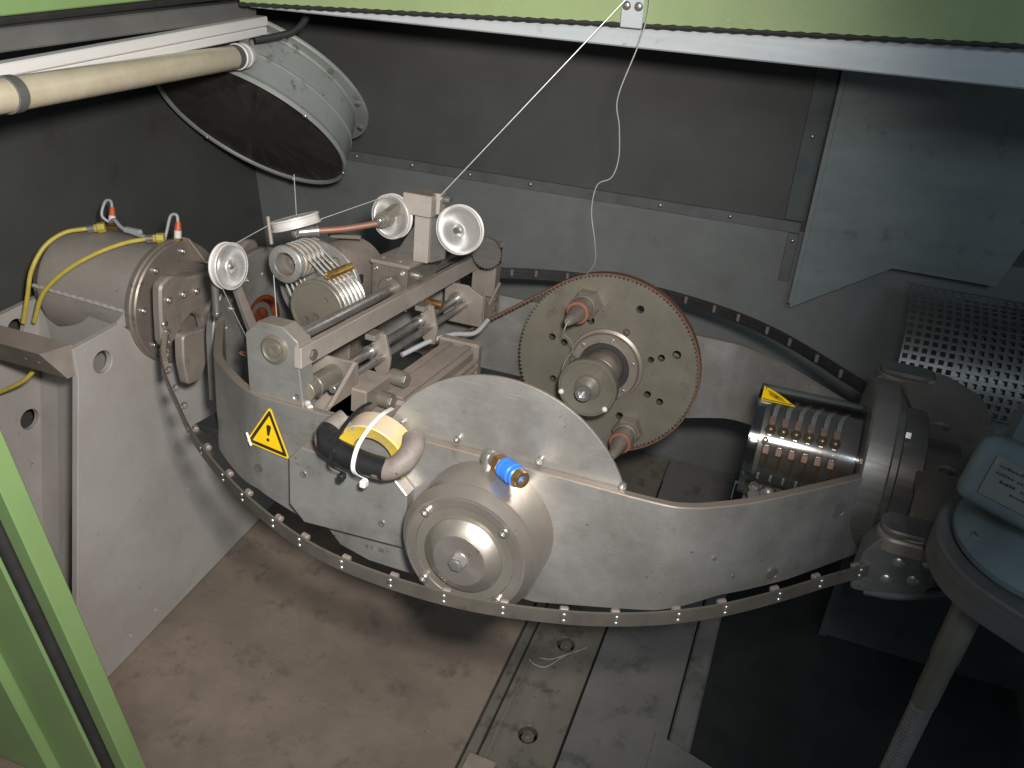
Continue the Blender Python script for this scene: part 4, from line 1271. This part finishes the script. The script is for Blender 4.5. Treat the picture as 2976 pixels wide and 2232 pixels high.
# counterweight with handle and tape
t = T("counterweight", "grey chamfered counterweight plate screwed to the cradle front", "counterweight", (-.18, -.51, -.18))
cwp = t.p("plate", G().plate((0, -.501, 0), (1, 0, 0), (0, 0, 1), [(-.320, -.050), (-.292, -.018), (-.075, -.030), (-.046, -.058), (-.046, -.182), (-.285, -.195), (-.320, -.160)], .034, bev=.002), m_cradle)
t.p("backing_plate", G().plate((0, -.5005, 0), (1, 0, 0), (0, 0, 1), [(-.265, -.19), (-.03, -.17), (-.03, -.262), (-.14, -.262), (-.21, -.245)], .008, bev=.001), m_cradle)
t.p("faded_stamp", G().box((-.150, -.5092, -.232), (-.143, -.5087, -.224), 0).box((-.136, -.5092, -.230), (-.131, -.5087, -.223), 0).box((-.118, -.5092, -.232), (-.104, -.5087, -.222), 0).box((-.100, -.5092, -.229), (-.094, -.5087, -.223), 0), m_dark, cwp)
for x, z in ((-.286, -.078), (-.098, -.140)):
    t.p("screw", G().socket((x, -.5352, z), (0, -1, 0), .0075, .0015), m_bolt, cwp)
t = T("grab_handle", "black rubber grip handle with worn pinkish ends on the counterweight", "handle", (-.13, -.55, -.03))
hpts = [(-.200, -.512, .064), (-.216, -.540, .050), (-.216, -.562, .038), (-.192, -.574, .028), (-.12, -.578, .018), (-.072, -.577, .016), (-.044, -.563, .032), (-.036, -.538, .052), (-.046, -.512, .062)]
t.p("loop", G().tube(hpts, .0225, 20, 8), m_worn)
t.p("grip", G().tube([(-.2165, -.542, .049), (-.2165, -.558, .0405), (-.206, -.5695, .0333), (-.192, -.5745, .0278), (-.12, -.5786, .0176), (-.070, -.5770, .0158)], .0234, 20, 6), m_black)
t = T("tape_roll", "scuffed yellow tape roll tied behind the grip handle", "tape roll", (-.132, -.52, -.055))
t.p("roll", G().lathe((-.134, -.472, .010), (0, -.975, -.22), [(.046, .0), (.077, .0), (.079, .003), (.079, .050), (.077, .053), (.070, .051), (.052, .047), (.046, .046)], 72, True), m_tape)
for x, mt, lab in ((-.178, m_black, "black cable tie round the tape roll and handle"), (-.128, m_white, "white cable tie round the tape roll and handle")):
    t = T("cable_tie", lab, "cable tie", (x, -.57, -.03), group=None)
    pth = catmull([(x + .014, -.578, -.016), (x + .004, -.602, .006), (x, -.602, .026), (x - .002, -.580, .055), (x + .004, -.548, .080), (x + .010, -.51, .094), (x + .012, -.474, .093)], 6)
    t.p("band", G().ribbon(pth, lambda i: V((.0085, 0, 0)), .0022, lambda i: V((0, -(pth[min(i + 1, len(pth) - 1)] - pth[max(i - 1, 0)]).normalized().z, (pth[min(i + 1, len(pth) - 1)] - pth[max(i - 1, 0)]).normalized().y))), mt)
    t.p("head", G().box((x + .008, -.596, -.030), (x + .022, -.578, -.014), .003), mt if mt is m_black else m_white)

# air coupling
t = T("air_coupling", "blue quick coupling on a brass elbow above the reel brake", "coupling", (.12, -.5, .06))
e0, e1 = V((.118, -.508, .062)), V((.205, -.566, .066))
d = (e1 - e0).normalized()
t.p("elbow", G().dome(e0 + V((-.004, 0, -.004)), (0, 0, 1), .018, .02).cyl(e0 + V((-.004, .0, -.02)), e0 + V((-.004, 0, 0)), .016, 20).cyl(e0, e0 + d * .022, .0145, 24), m_bolt)
t.p("hex_nut", G().hexa(e0 + d * .022, d, .0195, .018), m_brass)
bl = t.p("sleeve", G().lathe(e0 + d * .041, d, [(.016, 0), (.0205, .002), (.0205, .010), (.0185, .011), (.0185, .014), (.0215, .015), (.0215, .034), (.0190, .036), (.0190, .039), (.0205, .040), (.0205, .046), (.0185, .048)], 40), m_blue)
t.p("mouth", G().lathe(e0 + d * .088, d, [(.0185, 0), (.0165, .012), (.0155, .014), (.0105, .014), (.0100, -.01), (0, -.01)], 36), m_brass)

# ------------------------------------------------------------------ slip rings under a clear cover
t = T("slip_ring_cover", "clear plastic cylinder cover over the slip rings", "cover", (.68, 0, -.13))
t.p("shell", G().lathe((.565, 0, 0), (1, 0, 0), [(.130, 0), (.130, .226), (.1265, .226), (.1265, 0)], 96, True), m_clear)
t.p("end_ring", G().lathe((.5655, 0, 0), (1, 0, 0), [(.1262, 0), (.1262, .006), (.115, .006), (.115, .0)], 96, True), m_clear)
t.p("screw", G().dome((.60, -.118, .056), (0, -.9, .42), .007, .005), m_steel)
t = T("slip_ring_unit", "brown slip ring body with brass brushes and grey leads", "slip rings", (.68, 0, -.10))
t.p("core", G().lathe((.585, 0, 0), (1, 0, 0), [(.05, 0), (.085, .002), (.085, .20), (.05, .205)], 64), m_brownpl)
t.p("rear_housing", G().lathe((.60, .02, .0), (1, 0, 0), [(.09, 0), (.108, .002), (.108, .19), (.09, .192)], 48, False, math.radians(100), math.radians(250)), m_dark)
for k in range(6):
    x = .606 + .0272 * k
    t.p("ring", G().lathe((x - .0085, 0, 0), (1, 0, 0), [(.086, 0), (.0895, .001), (.0895, .016), (.086, .017)], 64), m_dark)
    def pol(a, r, dx=0):
        return V((x + dx, -r * math.cos(math.radians(a)), r * math.sin(math.radians(a))))
    bh = t.p("brush_holder", G().bar(pol(48, .099), pol(10, .099), .008, .010, (1, 0, 0)), m_steel)
    for a in (52, 14):
        t.p("carbon", G().bar(pol(a + 5, .103), pol(a - 5, .103), .010, .014, (1, 0, 0)), m_copper, bh)
    for a in (40, 26):
        t.p("terminal", G().dome(pol(a, .100), pol(a, 1) - V((x, 0, 0)), .0115, .014), m_brass, bh)
    t.p("lead", G().tube([pol(56, .105), pol(66, .114), pol(80, .112, .008), pol(98, .10, .012)], .0027, 8, 5).tube([pol(56, .105, .004), pol(70, .112, .006), pol(86, .110, .016), pol(100, .10, .02)], .0027, 8, 5), m_grey, bh)
    t.p("spring", G().tube([pol(12, .10, .008), pol(-8, .108, .004), pol(-20, .109, .0)], .0018, 8, 4), m_brass, bh)
    t.p("tag", G().bar(pol(-18, .107, -.004), pol(-28, .107, -.004), .007, .005, (1, 0, 0)), m_white, bh)
t.p("mount_plate", G().plate((0, -.095, 0), (1, 0, 0), (0, 0, 1), rounded([(.59, -.095), (.60, -.060), (.66, -.062), (.78, -.085), (.78, -.11), (.60, -.11)], .01), .006), m_steel)
t.p("stud_nut", G().hexa((.632, -.102, -.075), (0, -1, 0), .019, .012).cyl((.632, -.114, -.075), (.632, -.121, -.075), .009, 16), m_bolt)
t.p("washer", G().lathe((.672, -.102, -.082), (0, -1, 0), [(.019, 0), (.019, .003), (.017, .004), (0, .004)], 32), m_grey)
t.p("clip", G().lathe((.60, -.104, -.066), (0, -1, 0), [(.0115, 0), (.0115, .004), (.006, .004), (.005, .007), (0, .007)], 24), m_steel)
# high voltage sticker on the curved cover
t = T("warning_sign", "small yellow lightning triangle stuck on the clear cover", "warning sign", (.60, -.05, .12))
def wrap(polys, dr):
    g = G()
    for poly in polys:
        n = len(poly)
        vs = []
        for (a, b) in poly:
            th = math.radians(78) + b / .1305
            vs.append(g.bm.verts.new((a, -(.1305 + dr) * math.cos(th), (.1305 + dr) * math.sin(th))))
        g.bm.faces.new(vs)
    return g
def dens(poly, m_=6):
    out = []
    for i in range(len(poly)):
        a, b = poly[i], poly[(i + 1) % len(poly)]
        out += [(a[0] + (b[0] - a[0]) * k / m_, a[1] + (b[1] - a[1]) * k / m_) for k in range(m_)]
    return out
tr = [(.572, -.028), (.572, .032), (.646, -.028)]
t.p("face", wrap([dens(tr)], .0006), m_yellow)
def inset(p, f):
    cx = sum(q[0] for q in p) / 3; cy = sum(q[1] for q in p) / 3
    return [(cx + (q[0] - cx) * f, cy + (q[1] - cy) * f) for q in p]
t.p("border", wrap([[inset(tr, .88)[i], inset(tr, .88)[(i + 1) % 3], inset(tr, .76)[(i + 1) % 3], inset(tr, .76)[i]] for i in range(3)], .0012), m_ink)
t.p("symbol", wrap([[(.585, .0), (.600, -.006), (.599, -.010), (.620, -.019), (.605, -.0125), (.606, -.008)]], .0012), m_ink)

# ================================================================== WIRES
def cw(p):
    return FC @ V(p)
one("wire", "taut thin wire stretched from the guide block up to the hood hook plate", "wire",
    G().tube([cw((-.300, .062, .40)), (.089, .345, .85)], .0013, 8, 1, False), m_wire, cw((-.3, .062, .42)), FW)
one("wire", "slack looping wire hanging from the hood hook plate to the drive disc", "wire",
    G().tube([(.089, .35, .87), (.10, .34, .93), (.135, .335, .90), (.147, .33, .84), (.135, .32, .765), (.103, .3, .647), (.113, .3, .58), (.119, .3, .506), (.106, .3, .455), (.0709, .3, .429), (.062, .3, .36), (.077, .3, .281), (.075, .33, .21), (.045, .37, .15), (.02, .40, .112)], .0014, 8, 8), m_wire, (.02, .4, .11), FW)
one("wire", "short wire tail dangling from the drive pin tip", "wire",
    G().tube([cw(p) for p in ((.050, .172, .122), (.045, .17, .10), (.040, .19, .082), (.052, .22, .058), (.055, .25, .02), (.03, .27, -.03), (.02, .29, -.09))], .0013, 8, 8), m_wire, cw((.05, .17, .12)), FW)
one("wire", "thin wire from the mast arm pulley to the flat pulley", "wire",
    G().tube([cw(p) for p in ((-.41, .035, .405), (-.515, -.12, .352), (-.53, -.10, .345))], .0009, 6, 1, False)
    , m_wire, cw((-.41, .035, .4)), FW)
one("wire", "thin wire between the flat pulley and the stalk pulley", "wire",
    G().tube([cw(p) for p in ((-.605, -.19, .338), (-.625, -.30, .308))], .0009, 6, 1, False), m_wire, cw((-.625, -.3, .3)), FW)
one("wire", "thin wire dropping from the stalk pulley beside the tension arm", "wire",
    G().tube([cw(p) for p in ((-.625, -.345, .212), (-.615, -.25, .02))], .0009, 6, 1, False), m_wire, cw((-.615, -.25, .02)), FW)
one("wire", "thin wire dropping from the small capstan past the rusty bore", "wire",
    G().tube([cw((-.60, -.19, .23)), cw((-.585, -.20, .10))], .0011, 6, 1, False), m_wire, cw((-.6, -.19, .1)), FW)
one("wire", "faint upright wire between the fan and the flat pulley", "wire",
    G().tube([(-.575, -.05, .47), (-.5825, -.05, .366)], .0011, 6, 1, False), m_wire, (-.6, -.07, .44), FW)
one("wire_offcut", "longer curled wire offcut lying on the floor rail", "wire offcut",
    G().tube([(.070, -.036, -.988), (.095, -.047, -.990), (.1305, -.040, -.990), (.172, .019, -.986), (.2242, .0776, -.990)], .0016, 8, 8), m_wire, (.15, 0, -.995), FW)
one("wire_offcut", "shorter wire offcut crossing the curled one on the floor rail", "wire offcut",
    G().tube([(.0995, -.018, -.990), (.135, -.008, -.990), (.172, .019, -.9825), (.205, .055, -.990)], .0014, 8, 8), m_wire, (.15, 0, -.995), FW)
